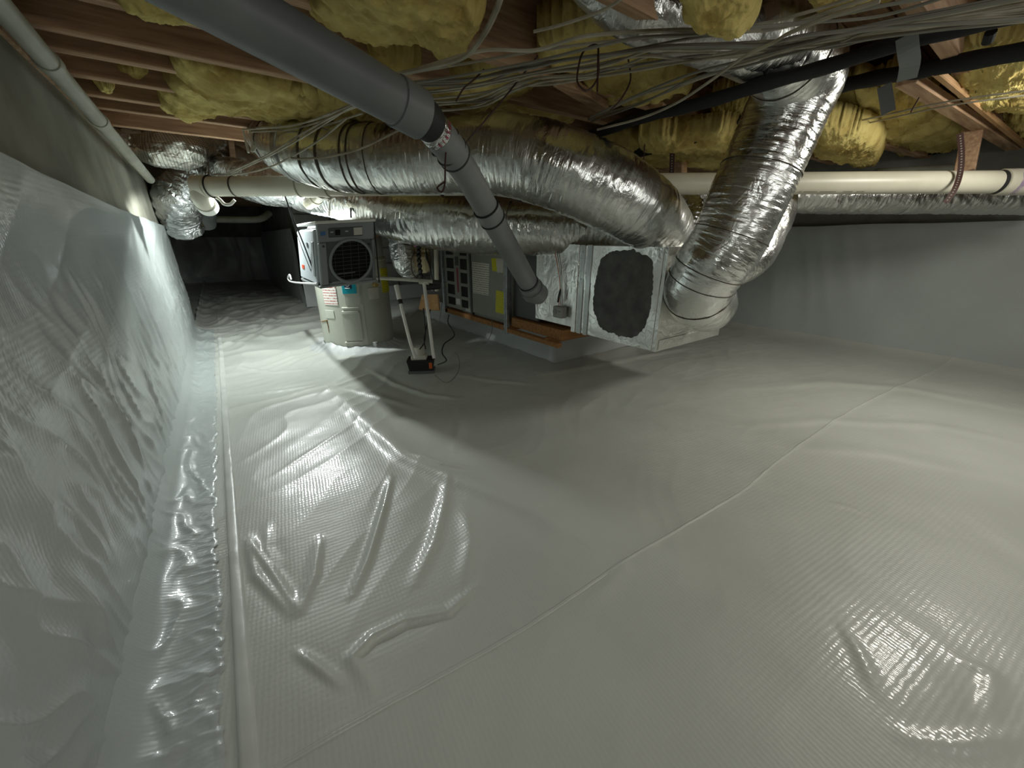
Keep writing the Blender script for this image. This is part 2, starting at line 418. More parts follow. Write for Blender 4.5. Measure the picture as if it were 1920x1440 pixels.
# ---- floor: one draped white vapour barrier
def seg_dist(X, Y, pts):
    best = np.full(X.shape, 1e9); side = np.zeros(X.shape); tt = np.zeros(X.shape); n = len(pts) - 1
    for i in range(n):
        ax, ay = pts[i][0], pts[i][1]; dx, dy = pts[i + 1][0] - ax, pts[i + 1][1] - ay; L2 = dx * dx + dy * dy
        t = np.clip(((X - ax) * dx + (Y - ay) * dy) / L2, 0, 1)
        d = np.hypot(X - ax - t * dx, Y - ay - t * dy); m = d < best
        best = np.where(m, d, best); side = np.where(m, np.sign((X - ax) * dy - (Y - ay) * dx), side); tt = np.where(m, (i + t) / n, tt)
    return best, side, tt
HX, HY, HR = .83, 3.33, .275     # water heater
FOLDS = [  # pixels of the crease, height, half width
 ([(620, 735), (690, 800), (760, 865), (860, 910), (1000, 970), (1060, 1010)], .020, .050),
 ([(770, 862), (830, 880), (880, 885)], .012, .018),
 ([(462, 1010), (480, 1080), (545, 1150)], .011, .014),
 ([(470, 1015), (500, 1060), (560, 1145)], .010, .012),
 ([(662, 1112), (690, 1050), (722, 950), (735, 900)], .014, .014),
 ([(560, 1150), (590, 1080), (600, 1010)], .010, .016),
 ([(780, 1090), (815, 1020), (835, 950), (840, 900)], .014, .020),
 ([(870, 1090), (885, 1020), (872, 960)], .010, .022),
 ([(700, 1295), (662, 1235), (700, 1195), (760, 1165), (840, 1150), (900, 1100)], .012, .013),
 ([(555, 1225), (590, 1250), (640, 1290)], .009, .010),
 ([(1180, 1060), (1130, 1110), (1080, 1140)], .006, .02),
 ([(500, 985), (500, 1030), (520, 1060)], .006, .012),
 ([(430, 745), (520, 735), (600, 725)], .010, .014),
 ([(440, 690), (510, 700), (590, 690)], .008, .02),
 ([(650, 735), (700, 745), (780, 765)], .012, .03),
 ([(690, 690), (740, 720), (800, 740), (860, 745)], .014, .025),
 ([(690, 700), (650, 720), (600, 745)], .010, .02),
 ([(850, 700), (930, 715), (1000, 720)], .008, .03),
 ([(860, 760), (860, 800), (850, 850)], .008, .025),
 ([(1000, 705), (1150, 680), (1300, 650)], .014, .05),
 ([(1400, 800), (1550, 790), (1750, 800), (1900, 830)], .008, .04),
 ([(1480, 840), (1650, 850), (1900, 900)], .008, .05),
 ([(1400, 730), (1550, 720), (1700, 730), (1900, 770)], .010, .06),
 ([(1580, 1180), (1610, 1230), (1640, 1300)], .005, .012),
 ([(1690, 1390), (1800, 1400), (1920, 1380)], .006, .012),
 ([(1800, 1240), (1860, 1260), (1850, 1340)], .005, .012),
 ([(1560, 945), (1585, 950), (1610, 960)], .004, .010),
 ([(370, 650), (400, 680), (410, 720)], .010, .02),
 ([(520, 600), (560, 575), (610, 560)], .02, .05),
 ([(370, 620), (430, 600), (520, 570)], .018, .04),
 ([(390, 660), (450, 640), (540, 600)], .014, .03),
 ([(380, 560), (440, 560), (500, 545)], .02, .08),
]
SEAM = [onz(p[0], p[1]) for p in [(1790, 676), (1760, 690), (1600, 768), (1480, 850), (1440, 880), (1380, 930), (1200, 1040), (1080, 1120), (960, 1195), (750, 1310), (560, 1420), (300, 1560)]]
def floor_h(X, Y):
    h = .010 * fbm(X * 1.1, Y * .9, 3, 2); nr = np.clip((Y - .7) / 1.4, .25, 1)
    far = np.clip((Y - 2.6) / 2, 0, 1)
    # long soft pulls, running out from the equipment
    u = X * .8 + Y * .6; v = -X * .6 + Y * .8
    h = h + .006 * nr * (1 + far) * (ridge(u * 1.2 + .5 * pn(u, v, 4), v * 6 + pn(u * 2, v * 2, 6), 3, 3) - .4)
    h = h + .004 * nr * (ridge(X * 3, Y * 9 + X * 2, 8, 4) - .3) * np.clip((X - .8) / 2, 0, 1)
    h = h + .0018 * nr * fbm(X * 7, Y * 7, 3, 12)
    corr = np.clip((1.2 - X) / .5, 0, 1) * np.clip((Y - 2.9) / 1., 0, 1)
    h = h + corr * .035 * (ridge(X * 2.2 + Y * .9, Y * 2.6 - X * 1.2, 21, 3) - .35)
    for px, a, wd in FOLDS:
        P = [onz(*p) for p in px]; d, sd, t = seg_dist(X, Y, P)
        fade = np.sin(np.clip(t, .02, .98) * np.pi) ** .5
        wd2 = wd * np.where(sd > 0, .7, 1.25)
        h = h + a * fade * np.exp(-(d / wd2) ** 2) - a * .25 * fade * np.exp(-(d / (wd * 3)) ** 2)
    # broad mound under the near left sheet falling away across the ridge
    d, sd, t = seg_dist(X, Y, [onz(*p) for p in FOLDS[0][0]])
    h = h + .018 * np.exp(-(d / .22) ** 2)
    # sheet carried up round the heater base
    r = np.hypot(X - HX, Y - HY); th = np.arctan2(Y - HY, X - HX)
    h = h + (.030 + .006 * np.sin(th * 9) + .008 * pn(th * 4, r * 6, 5)) * np.exp(-np.clip(r - HR, 0, 9) / .07)
    # wrapped footing block beyond the heater (left)
    # overlap seam: sheet above the line lies on the sheet below it
    d, sd, t = seg_dist(X, Y, SEAM)
    h = h + .0028 * np.exp(-np.clip(d, 0, 9) / .012) * (.7 + .6 * pn(t * 60, X * 0, 3)) + np.where(sd > 0, .0016, 0) * np.exp(-d / .3)
    d = np.abs(X + .14 + .004 * pn(Y * 9, X * 0, 2)); h = h + .004 * np.exp(-(d / .008) ** 2)
    # curl up into the walls
    h = h + .05 * np.exp(-np.clip(X - XL, 0, 9) / .022) + .08 * np.exp(-np.clip(4.12 - X, 0, 9) / .06)
    return h
def axis(a, b, n, dens):
    t = np.linspace(0, 1, 4000); x = a + (b - a) * t; w_ = dens(x); c = np.concatenate([[0], np.cumsum((w_[1:] + w_[:-1]) / 2)]); c /= c[-1]
    return np.interp(np.linspace(0, 1, n), c, x)
gx = axis(-.75, 4.16, 560, lambda x: 1 / (.25 + np.abs(x - .25)) + .35)
gy = axis(-1.3, 9.95, 720, lambda y: 1 / (.35 + np.abs(y - .9)) + .12)
GX, GY = np.meshgrid(gx, gy, indexing='ij')
gxx = GX.copy()
m_ = (GY < 4.85) & (GX < XL); gxx[m_] = XL
GZ = floor_h(gxx, GY)
floor = grid_mesh('floor', np.stack([GX, GY, np.where(GX < XL - .02, np.minimum(GZ, .02), GZ)], -1).reshape(-1, 3), len(gx), len(gy), M['floor'])
tag(floor, 'white plastic vapour barrier draped over the crawl space ground', kind='structure')
def fh(x, y): return float(floor_h(np.array([x]), np.array([y]))[0])

def ribbon(name, pts, width, m, parent=None, lift=.003, wob=.003, step=.012, jag=0.):
    P, L = resample([Vector((p[0], p[1], 0)) for p in pts], step); n = len(P); V = []; uv = []
    fr = frames(P)
    for i, (p, a, b) in enumerate(fr):
        side = Vector((b.x, b.y, 0))
        if side.length < .5: side = Vector((a.x, a.y, 0))
        side.normalize()
        for k, s_ in enumerate((-.5, -.46, -.2, .2, .46, .5)):
            ww = width * s_ + (jag * float(pn(i * .37, k * 0, 4)) if k > 2 else 0)
            q = p + side * ww
            V.append((q.x, q.y, fh(q.x, q.y) + (lift if 0 < k < 5 else -.001) + wob * .5 * float(pn(i * .21, k * .4, 2)))); uv.append((s_, i * step))
    return grid_mesh(name, V, n, 6, m, parent, uv=uv)
s1 = ribbon('seam_tape', SEAM, .008, M['floor'], floor, .0012, .001)
tag(s1, 'long overlap seam running across the sheet', kind=None)
ribbon('seam_tape', [Vector((-.135, y, 0)) for y in np.arange(.1, 4.6, .3)], .03, M['tape'], floor, .003, .002, .012)

# ---- left wall: concrete stem wall, plastic liner over it
mb = MB().box((-.9, -1.3, 0), (XL - .03, 4.86, 1.33)); wl = mb.build('wall_left', M['concrete'], None, False)
tag(wl, 'stained concrete stem wall', kind='structure')
ny, nz = 560, 300
yy = axis(-1.2, 4.9, ny, lambda y: 1 / (.5 + np.abs(y - .6)) + .15); zz = np.linspace(0, 1, nz)
YY, TT = np.meshgrid(yy, zz, indexing='ij')
ztop = np.interp(yy, [-1.2, 1.0, 1.5, 2.5, 4.9], [1.02, 1.005, .985, .955, .925])[:, None] + .006 * pn(YY * 3, YY * 0, 5)
ZZ = TT * ztop
lo = np.clip((.80 - ZZ) / .35, 0, 1)
a_ = YY * .9 + ZZ * .42; b_ = ZZ * .9 - YY * .42
dx = .012 * lo * (ridge(a_ * 5.0 + .8 * pn(a_ * 2, b_ * 2, 3), b_ * 1.1, 31, 3) - .4)
dx = dx + .010 * lo * (ridge(a_ * 13 + pn(a_ * 3, b_ * 3, 5), b_ * 2.6, 33, 3) - .4)
dx = dx + .004 * (.3 + lo) * fbm(YY * 5, ZZ * 5, 3, 35) + .010 * fbm(YY * .9, ZZ * 1.1, 2, 36)
hb = ridge(YY * 1.2, ZZ * 5 - YY * 1.0, 38, 5); dx = dx + .005 * hb * (1 - lo)
dx = dx * np.clip(ZZ / .20, .05, 1) * np.clip((ztop - ZZ) / .04, .15, 1)
XX = XL + dx
e = np.clip((YY - 4.72) / .16, 0, 1); XX = XX - e ** 3 * .10
liner = grid_mesh('plastic_liner', np.stack([XX, YY, ZZ], -1).reshape(-1, 3), ny, nz, M['liner'], wl)
tag(liner, 'white plastic liner hung on the wall')
# foot of the liner turned out over the floor sheet, its crinkled taped edge lying along the floor
nf_, nw_ = 620, 26
yf = axis(-1.0, 4.6, nf_, lambda y: 1 / (.4 + np.abs(y - .8)) + .15)
rows_ = []
tw = np.linspace(0, 1, nw_)[None, :] * np.ones((nf_, 1)); YF = yf[:, None] * np.ones((1, nw_))
edge = -.172 + .007 * pn(YF * 9, YF * 0, 81) + .005 * pn(YF * 31, YF * 0, 82) + .003 * np.sign(pn(YF * 14, YF * 0, 83)) 
XF = XL - .006 + (edge - XL + .006) * tw
wrk = ridge(YF * 7 + .8 * pn(YF * 3, tw * 2, 84), tw * 1.2, 85, 4); cr = ridge(YF * 26 + tw, tw * 2.5, 86, 4)
ZF = floor_h(XF, YF) + .0035 + .010 * (wrk - .25).clip(0) * np.sin(tw * np.pi * .9 + .15) + .006 * (cr - .3).clip(0) * tw ** 2 + .035 * np.exp(-tw / .10)
ZF[:, -1] = ZF[:, -1] - .004
flap = grid_mesh('liner_foot', np.stack([XF, YF, ZF], -1).reshape(-1, 3), nf_, nw_, M['liner'], wl)
# end of the liner turning into the recess, and the far wall beyond it
def sheet(name, P0, P1, z0, z1, nrm, m, parent, amp=.02, n=90, nzz=60, seed=40, fr=3., cat=None):
    P0, P1, nrm = Vector(P0), Vector(P1), Vector(nrm)
    s_ = np.linspace(0, 1, n)[:, None] * np.ones((1, nzz)); z_ = z0 + (z1 - z0) * np.linspace(0, 1, nzz)[None, :] * np.ones((n, 1))
    L = (P1 - P0).length; a = s_ * L
    d = amp * (ridge(a * fr + pn(a, z_, seed), z_ * 1.3, seed, 3) - .4) + amp * .4 * fbm(a * 3, z_ * 3, 3, seed + 1)
    V = np.stack([P0.x + (P1.x - P0.x) * s_ + nrm.x * d, P0.y + (P1.y - P0.y) * s_ + nrm.y * d, z_], -1).reshape(-1, 3)
    return grid_mesh(name, V, n, nzz, m, parent)
sheet('plastic_liner', (-.37, 4.885, 0), (-.72, 4.92, 0), 0, .93, (0, 1, 0), M['liner2'], wl, .004, 20, 20)
w2 = MB().box((-.95, 4.86, 0), (-.72, 9.95, 1.33)).build('wall_left', M['concrete'], None, False); tag(w2, 'far concrete wall in the dark recess', kind='structure')
sheet('plastic_liner', (-.70, 4.9, 0), (-.70, 9.9, 0), 0, .95, (1, 0, 0), M['liner'], w2, .03)
wb = MB().box((-.95, 9.95, 0), (4.4, 10.15, 1.7)).build('wall_back', M['concrete2'], None, False); tag(wb, 'far end wall', kind='structure')
sheet('plastic_liner', (-.72, 9.9, 0), (.85, 9.9, 0), 0, .86, (0, -1, 0), M['liner2'], wb, .03)
# inner wall right of the passage, of concrete blocks with plastic over its foot
wi = MB().box((.86, 5.72, 0), (1.06, 9.95, 1.6)).build('wall_inner', M['concrete2'], None, False); tag(wi, 'inner foundation wall beside the far passage', kind='structure')
sheet('plastic_liner', (.80, 9.9, 0), (.80, 5.66, 0), 0, .95, (-1, 0, 0), M['liner'], wi, .02)
wf = MB().box((.88, 5.66, .0), (4.3, 5.78, 1.6)).build('wall_middle', M['concrete2'], None, False); tag(wf, 'grey block wall behind the water heater', kind='structure')
rnd = random.Random(5)
bm_mesh = None
for r_ in range(7):
    z0 = .12 + r_ * .2
    for c in range(9):
        x0 = .84 + c * .41 - (.2 if r_ % 2 else 0); x1 = x0 + .395
        x0 = max(x0, .84); x1 = min(x1, 4.2)
        if x1 - x0 < .05: continue
        MB().box((x0, 5.63 + rnd.uniform(-.003, .003), z0), (x1, 5.67, z0 + .188), bev=.006).build('block', M['concrete2'], wf, False)
sheet('plastic_liner', (.80, 5.62, 0), (1.25, 5.60, 0), 0, .52, (0, -1, 0), M['liner2'], wf, .01)
sheet('plastic_liner', (1.20, 5.60, 0), (4.2, 5.60, 0), 0, .20, (0, -1, 0), M['liner2'], wf, .01)
# right wall
wr = MB().box((4.14, -1.3, 0), (4.4, 5.75, 1.6)).build('wall_right', M['concrete2'], None, False); tag(wr, 'right foundation wall', kind='structure')
n1, n2 = 240, 90
yy = np.linspace(-1.3, 5.6, n1)[:, None] * np.ones((1, n2)); tz = np.linspace(0, 1, n2)[None, :] * np.ones((n1, 1))
zt = .93 + .01 * pn(yy * 2, yy * 0, 3); z_ = tz * zt
k_ = np.clip((yy - .55) / .6, 0, 1) * np.clip(tz * 1.4, .2, 1)
d_ = .014 * k_ * (ridge(yy * 4 + (1 - z_) * 1.2, z_ * .7, 51, 3) - .4) + .008 * fbm(yy * 1.3, z_ * 1.2, 3, 52)
V = np.stack([4.10 - d_ - .02 * (1 - tz) ** 3, yy, z_], -1).reshape(-1, 3)
grid_mesh('plastic_liner', V, n1, n2, M['liner'], wr)
# wall behind the camera and a far closure
wk = MB().box((-.9, -1.5, 0), (4.4, -1.3, 1.6)).build('wall_near', M['concrete2'], None, False); tag(wk, 'concrete wall', kind='structure')

# ---- ceiling: plank subfloor, joists across
ceil = MB().box((-.95, -1.5, 1.66), (4.4, 10.15, 1.72)).build('ceiling', M['deck'], None, False); tag(ceil, 'underside of the wooden floor above', kind='structure')
y = -1.3; k = 0
while y < 9.8:
    MB().box((-.9, y, 1.63 - .004 * rnd.random()), (4.35, y + .132, 1.66), bev=.003).build('plank', M['deck'], ceil, False); y += .14
JY = [-.75, -.35, .02, .42, .86, 1.33, 1.62, 1.88, 2.07, 2.31, 2.58, 2.80, 3.16, 3.56, 3.96, 4.4, 5.0, 5.6, 6.2, 6.8, 7.4, 8.0, 8.6, 9.2]
for i, jy in enumerate(JY):
    zb = 1.385 + rnd.uniform(-.004, .004); jx = .75 if 3.2 < jy < 4.6 else -.8
    j = MB().box((jx, jy - .021, zb), (4.3, jy + .021, 1.63), bev=.003).build('joist', M['joist'], ceil, False)
MB().box((-.60, -1.3, 1.33), (-.33, 4.86, 1.37), bev=.003).build('sill_plate', M['joist'], ceil, False)
MB().box((-.62, -1.3, 1.37), (-.50, 4.86, 1.63), bev=.003).build('rim_board', M['deck'], ceil, False)
# diagonal bridging and blocking seen between the joists on the right
def plank_between(a, b, w_, h_, m, parent, name='bridging'):
    a, b = Vector(a), Vector(b); t = (b - a).normalized(); L = (b - a).length
    up = Vector((0, 0, 1)) if abs(t.z) < .9 else Vector((1, 0, 0)); s_ = t.cross(up).normalized(); u = s_.cross(t)
    R = Matrix((t, s_, u)).transposed().to_4x4(); R.translation = a
    return MB().box((0, -w_ / 2, -h_ / 2), (L, w_ / 2, h_ / 2), R, bev=.003).build(name, m, parent, False)
for (p, q, z) in [((1700, 150), (1925, 292), 1.36), ((1550, 240), (1780, 305), 1.37), ((1050, 150), (1130, 200), 1.37), ((1230, 200), (1290, 250), 1.375)]:
    plank_between(onz(*p, z), onz(*q, z), .06, .03, M['joist'], ceil)
plank_between(onz(1755, 134, 1.36), onz(1930, 280, 1.36), .022, .02, M['freshwood'], ceil)

# ---- footing block under the air handler, wrapped in plastic
px_, py_ = 1.80, 1.97
def wrapped_block(name, x0, y0, x1, y1, h, m, seed):
    n = 160; nn = 40; per = []
    for (a, b) in (((x0, y1), (x0, y0)), ((x0, y0), (x1, y0)), ((x1, y0), (x1, y1)), ((x1, y1), (x0, y1))):
        for t in np.linspace(0, 1, n // 4, endpoint=False): per.append((a[0] + (b[0] - a[0]) * t, a[1] + (b[1] - a[1]) * t))
    per = np.array(per); c = per.mean(0); V = []
    zs = list(np.linspace(0, h, nn)) + [h + .004, h + .004]; sh = [1] * nn + [.97, 0]
    for i, (zz_, s_) in enumerate(zip(zs, sh)):
        dd = .006 * pn(np.arange(n) * .11, np.full(n, zz_ * 4), seed)
        fl = .035 * math.exp(-zz_ / .03)
        for k in range(n):
            dir_ = per[k] - c; dir_ = dir_ / max(1e-6, np.linalg.norm(dir_))
            q = c + (per[k] - c) * s_ + dir_ * (dd[k] * (s_ > .5) + fl)
            V.append((q[0], q[1], zz_))
    return grid_mesh(name, V, nn + 2, n, m, None, True)
blk = wrapped_block('footing_block', px_, py_, 2.75, 4.2, .20, M['liner2'], 61)
tag(blk, 'low footing block wrapped in white plastic under the grey air handler', 'footing')
blk2 = None

# ---- plastic pvc pipe run along the top of the left wall
def pipe(name, label, cat, pts, r, m, seg=20, group=None, step=None):
    P = resample(pts, step or .03)[0] if len(pts) > 2 else [Vector(p) for p in pts]
    t = thing(name, label, cat, P[0], group); MB().tube(P, r, seg).build('pipe_run', m, t); return t
def ringon(parent, a, b, f, r, w_, m, name='coupling', seg=24, bev=.15):
    a, b = Vector(a), Vector(b); t = (b - a).normalized(); c = a.lerp(b, f)
    e = w_ * bev
    return MB().tube([c - t * w_ / 2, c - t * (w_ / 2 - e), c + t * (w_ / 2 - e), c + t * w_ / 2], [r - .002, r, r, r - .002], seg).build(name, m, parent)
A = Vector((-.275, .9, 1.335)); B = Vector((-.27, 3.9, 1.215))
t = pipe('drain_pipe', 'cream plastic pipe running along the top of the left concrete wall', 'pipe', [A, B], .026, M['pvc_old'])
def frac_on(A, B, px, py):   # parameter on the segment nearest the pixel ray
    r = ray(px, py).normalized(); best = (9, 0)
    for i in range(401):
        p = A.lerp(B, i / 400) - O; d = p.cross(r).length / p.length
        if d < best[0]: best = (d, i / 400)
    return best[1]
for p in ((88, 118), (180, 228)): ringon(t, A, B, frac_on(A, B, *p), .031, .05, M['pvc_old'])

# =================================================================== BIG EQUIPMENT
# ---- air handler
AX = 1.62
ah = thing('air_handler', 'grey steel air handler cabinet with louvred filter panel and yellow labels', 'air handler', (AX, 2.8, .235))
MB().box((AX + .015, 2.80, .24), (2.2, 3.24, .80), bev=.004).build('return_cabinet', M['steel'], ah, False)
MB().box((AX + .012, 2.27, .24), (2.2, 2.80, .80), bev=.004).build('blower_cabinet', M['steel'], ah, False)
MB().box((AX + .03, 1.97, .305), (2.15, 2.245, .80), bev=.006).build('coil_cabinet', M['steel_dark'], ah, False)
MB().box((AX - .012, 2.30, .262), (AX + .012, 2.765, .79), bev=.004).build('access_panel', M['steel'], ah, False)
# slotted filter panel: frame bars round dark openings
pz0, pz1, py0, py1 = .252, .79, 2.80, 3.235
mb = MB(); cols = [(2.835, 2.915 + .03), (3.035 + .03, 3.215)]; rows = []
pn_ = MB().box((AX - .004, py0, pz0), (AX + .014, py1, pz1)).build('filter_panel', M['slot'], ah, False)
x0_, x1_ = AX - .012, AX - .003
fr_ = M['steel']
ycuts = [py0, 2.835, 2.955, 3.06, 3.20, py1]
for a, b in ((0, 1), (2, 3), (4, 5)): MB().box((x0_, ycuts[a], pz0), (x1_, ycuts[b], pz1), bev=.002).build('panel_bar', fr_, pn_, False)
for z in (pz0, .345, .455, .565, .675, .775):
    for a, b in ((1, 2), (3, 4)):
        MB().box((x0_ + .001, ycuts[a], z), (x1_, ycuts[b], z + .027), bev=.002).build('panel_bar', fr_, pn_, False)
MB().box((x0_ - .002, 2.985, .40), (x0_, 3.01, .60)).build('warning_strip', M['redink'], pn_, False)
MB().box((x0_ - .002, 2.97, .62), (x0_, 3.03, .69)).build('badge', M['steel_dark'], pn_, False)
MB().box((x0_ - .003, 2.97, .295), (x0_, 3.04, .345)).build('sticker', M['white'], pn_, False)
MB().box((AX - .014, 2.775, .24), (AX + .02, 2.80, .80), bev=.003).build('cabinet_post', M['steel_dark'], ah, False)
for (y0, y1, z0, z1) in ((3.235, 3.262, .20, .81), (2.245, 2.285, .18, .81)):
    a = MB().box((AX - .035, y0, z0), (AX - .031 + .02, y1, z1), bev=.002)
    a.box((AX - .035, (y0 + y1) / 2 - .002, z0), (AX + .02, (y0 + y1) / 2 + .002, z1))
    a.build('angle_bracket', M['galv'], ah, False)
def sticker(name, parent, p, m, x=AX - .0135, t=.002):   # p: four pixels, bottom-left first (far y side), clockwise on the plane X=x
    q = [onx(*a, x) for a in p]
    return MB().plate(q[0], q[1], q[2], q[3], t).build(name, m, parent, False)
sticker('rating_label', ah, [(887, 549), (916, 554), (917, 495), (885, 491)], M['paper'])
l = sticker('energy_label', ah, [(923, 508), (944, 512), (945, 485), (921, 484)], M['yellow']); 
sticker('paper_tag', ah, [(932, 511), (943, 511), (944, 485), (930, 485)], M['paper'], AX - .016)
sticker('caution_label', ah, [(929, 585), (947, 590), (946, 548), (930, 544)], M['yellow'])
# wooden platform it sits on
pf = thing('wooden_platform', 'orange-brown lumber frame carrying the grey air handler', 'frame', (AX, 2.5, .19))
for (lo_, hi_) in (((AX - .03, 2.29, .198), (AX + .02, 3.235, .236)), ((AX - .04, 1.70, .195), (AX - .0, 2.24, .225)), ((2.1, 1.75, .2), (2.14, 3.24, .238))):
    MB().box(lo_, hi_, bev=.003).build('rail', M['orangewood'], pf, False)
for y in (1.80, 2.26, 3.19): MB().box((AX - .03, y, .198), (2.16, y + .038, .237), bev=.003).build('crosspiece', M['orangewood'], pf, False)
MB().box((AX + .0, 1.70, .236), (2.1, 2.24, .30), bev=.003).build('spacer_board', M['orangewood'], pf, False)

# ---- foil plenum (duct board box)
pl = thing('supply_plenum', 'foil-faced duct board box with a round grey mastic patch on its side', 'plenum', (AX, 1.5, .31))
PY0, PY1, PZ0, PZ1, PX1 = 1.05, 1.60, .315, .795, 2.22
def board_box(name, lo, hi, m, parent, n=26, amp=.004, seed=1):
    """box whose faces are gently buckled"""
    mb = MB(); lo = Vector(lo); hi = Vector(hi); c = (lo + hi) / 2
    for ax in range(3):
        b_, c_ = [(1, 2), (2, 0), (0, 1)][ax]
        for sg in (0, 1):
            vs = []; uvs = []
            for i in range(n + 1):
                for k in range(n + 1):
                    p = Vector((0, 0, 0)); p[ax] = hi[ax] if sg else lo[ax]
                    p[b_] = lo[b_] + (hi[b_] - lo[b_]) * i / n; p[c_] = lo[c_] + (hi[c_] - lo[c_]) * k / n
                    e_ = min(i, n - i, k, n - k) / 3.; e_ = min(1, e_)
                    d = amp * float(pn(p[b_] * 9 + seed, p[c_] * 9, seed + ax)) * e_ + .002 * float(pn(p[b_] * 30, p[c_] * 30, seed)) * e_
                    p[ax] += d * (1 if sg else -1); vs.append(p); uvs.append((p[b_], p[c_]))
            fs = [(i * (n + 1) + k, (i + 1) * (n + 1) + k, (i + 1) * (n + 1) + k + 1, i * (n + 1) + k + 1) for i in range(n) for k in range(n)]
            if not sg: fs = [tuple(reversed(f)) for f in fs]
            mb.add(vs, fs, uvs)
    return mb.build(name, m, parent, True, 50)
board_box('plenum_box', (AX, PY0, PZ0), (PX1, PY1, PZ1), M['board'], pl, seed=2)
board_box('transition_box', (AX + .008, PY1, .335), (PX1 - .02, 1.975, .80), M['board'], pl, seed=5)
for yy_ in (1.515, 1.565, 1.61): MB().box((AX - .006, yy_ - .017, .31), (AX + .0, yy_ + .017, .80), bev=.002).build('foil_tape', M['foiltape'] if yy_ != 1.61 else M['board'], pl, False)
MB().box((AX - .004, 1.07, .318), (AX + .0, 1.115, .79), bev=.001).build('foil_tape', M['board'], pl, False)
MB().box((AX + .02, PY0 - .004, .320), (PX1 - .01, PY0 - .0, .37), bev=.001).build('foil_tape', M['board'], pl, False)
# raised mastic disc with brushed uneven edge
def blob_disc(cx, cyy, cz, ry, rz, x, t, n=120, rings=26, seed=3):
    V = [(x - t, cyy, cz)] ; uv = [(0, 0)]; fs = []
    for j in range(1, rings + 2):
        for k in range(n):
            a = 2 * math.pi * k / n; f = min(1, j / rings)
            sq = (abs(math.cos(a)) ** 2.8 + abs(math.sin(a)) ** 2.8) ** (-1 / 2.8)
            e_ = 1 + .05 * float(pn(math.cos(a) * 3, math.sin(a) * 3, seed)) + .045 * float(pn(k * .55, 1.3, seed + 2)) * f
            yy_ = cyy + ry * f * sq * e_ * math.cos(a); z = cz + rz * f * sq * e_ * math.sin(a)
            hh = t * (1 - f ** 8) + (.0035 * float(pn(yy_ * 28 + 2 * pn(yy_ * 9, z * 9), z * 28, seed)) + .002 * float(pn(yy_ * 70, z * 70, seed))) * (1 - f ** 6)
            if j == rings + 1: hh = -.004
            V.append((x - hh, yy_, z)); uv.append((yy_, z))
    for k in range(n): fs.append((0, 1 + (k + 1) % n, 1 + k))
    for j in range(rings):
        for k in range(n):
            a = 1 + j * n + k; b = 1 + j * n + (k + 1) % n; fs.append((a, b, b + n, a + n))
    return MB().add(V, fs, uv)
cM = onx(1171, 552, AX)
ry_ = (onx(1112, 552, AX).y - onx(1228, 552, AX).y) / 2
blob_disc(0, (onx(1112, 552, AX).y + onx(1228, 552, AX).y) / 2, .565, ry_ * .97, .212, AX - .002, .010).build('mastic_patch', M['mastic'], pl)
# grey control box with a knob, its loose wires
cb = thing('control_box', 'small grey control box with a round knob fixed on the foil box', 'control box', (AX, 1.72, .41))
MB().box((AX - .05, 1.665, .385), (AX - .002, 1.745, .452), bev=.006).build('housing', mat('grey_box', (.33, .33, .30), .45), cb, False)
MB().cyl((AX - .053, 1.722, .42), (AX - .049, 1.722, .42), .017, 24).build('knob', mat('knob_grey', (.24, .24, .22), .4), cb)
MB().box((AX - .052, 1.675, .425), (AX - .0495, 1.693, .429)).build('mark', M['ink'], cb, False)
for k_ in range(3):
    P = [onx(1040 + k_ * 4, 472, AX - .006), onx(1046 + k_ * 3, 500, AX - .012), onx(1050 + k_ * 2, 540, AX - .012), onx(1048 + k_ * 3, 572, AX - .02)]
    MB().tube(catmull(P, 24), .0022, 6).build('wire', M['cable_grey'] if k_ else M['orangewire'], cb)
P = [onx(1051, 542, AX - .016), onx(1048, 556, AX - .022), onx(1046, 567, AX - .02)]
MB().tube(catmull(P, 12), [.004 + .003 * math.sin(i / 11 * 3.14) for i in range(12)], 8).build('connector', M['black'], cb)

# ---- water heater
wh = thing('water_heater', 'tall beige-grey tank water heater with teal label standing on the plastic', 'water heater', (HX, HY, 0))
prof = [(0, .0), (HR - .015, .0), (HR, .012), (HR, .30), (HR, .62), (HR, .655), (HR + .006, .66), (HR + .006, .672), (HR - .004, .68), (HR - .01, .69)]
def lathe(c, prof, seg, name, m, parent, cap=True):
    V = []; uv = []
    for r, z in prof:
        for k in range(seg):
            a = 2 * math.pi * k / seg; V.append((c[0] + r * math.cos(a), c[1] + r * math.sin(a), c[2] + z)); uv.append((a * r, z))
    fs = [(i * seg + k, i * seg + (k + 1) % seg, (i + 1) * seg + (k + 1) % seg, (i + 1) * seg + k) for i in range(len(prof) - 1) for k in range(seg)]
    if cap: fs.append(tuple((len(prof) - 1) * seg + k for k in range(seg)))
    return MB().add(V, fs, uv).build(name, m, parent)
lathe((HX, HY, .012), prof, 96, 'tank', M['tank'], wh)
lathe((HX, HY, .70), [(HR - .012, 0), (HR - .012, .19), (HR - .03, .22), (.05, .235)], 72, 'upper_cover', M['dehum_side'], wh)
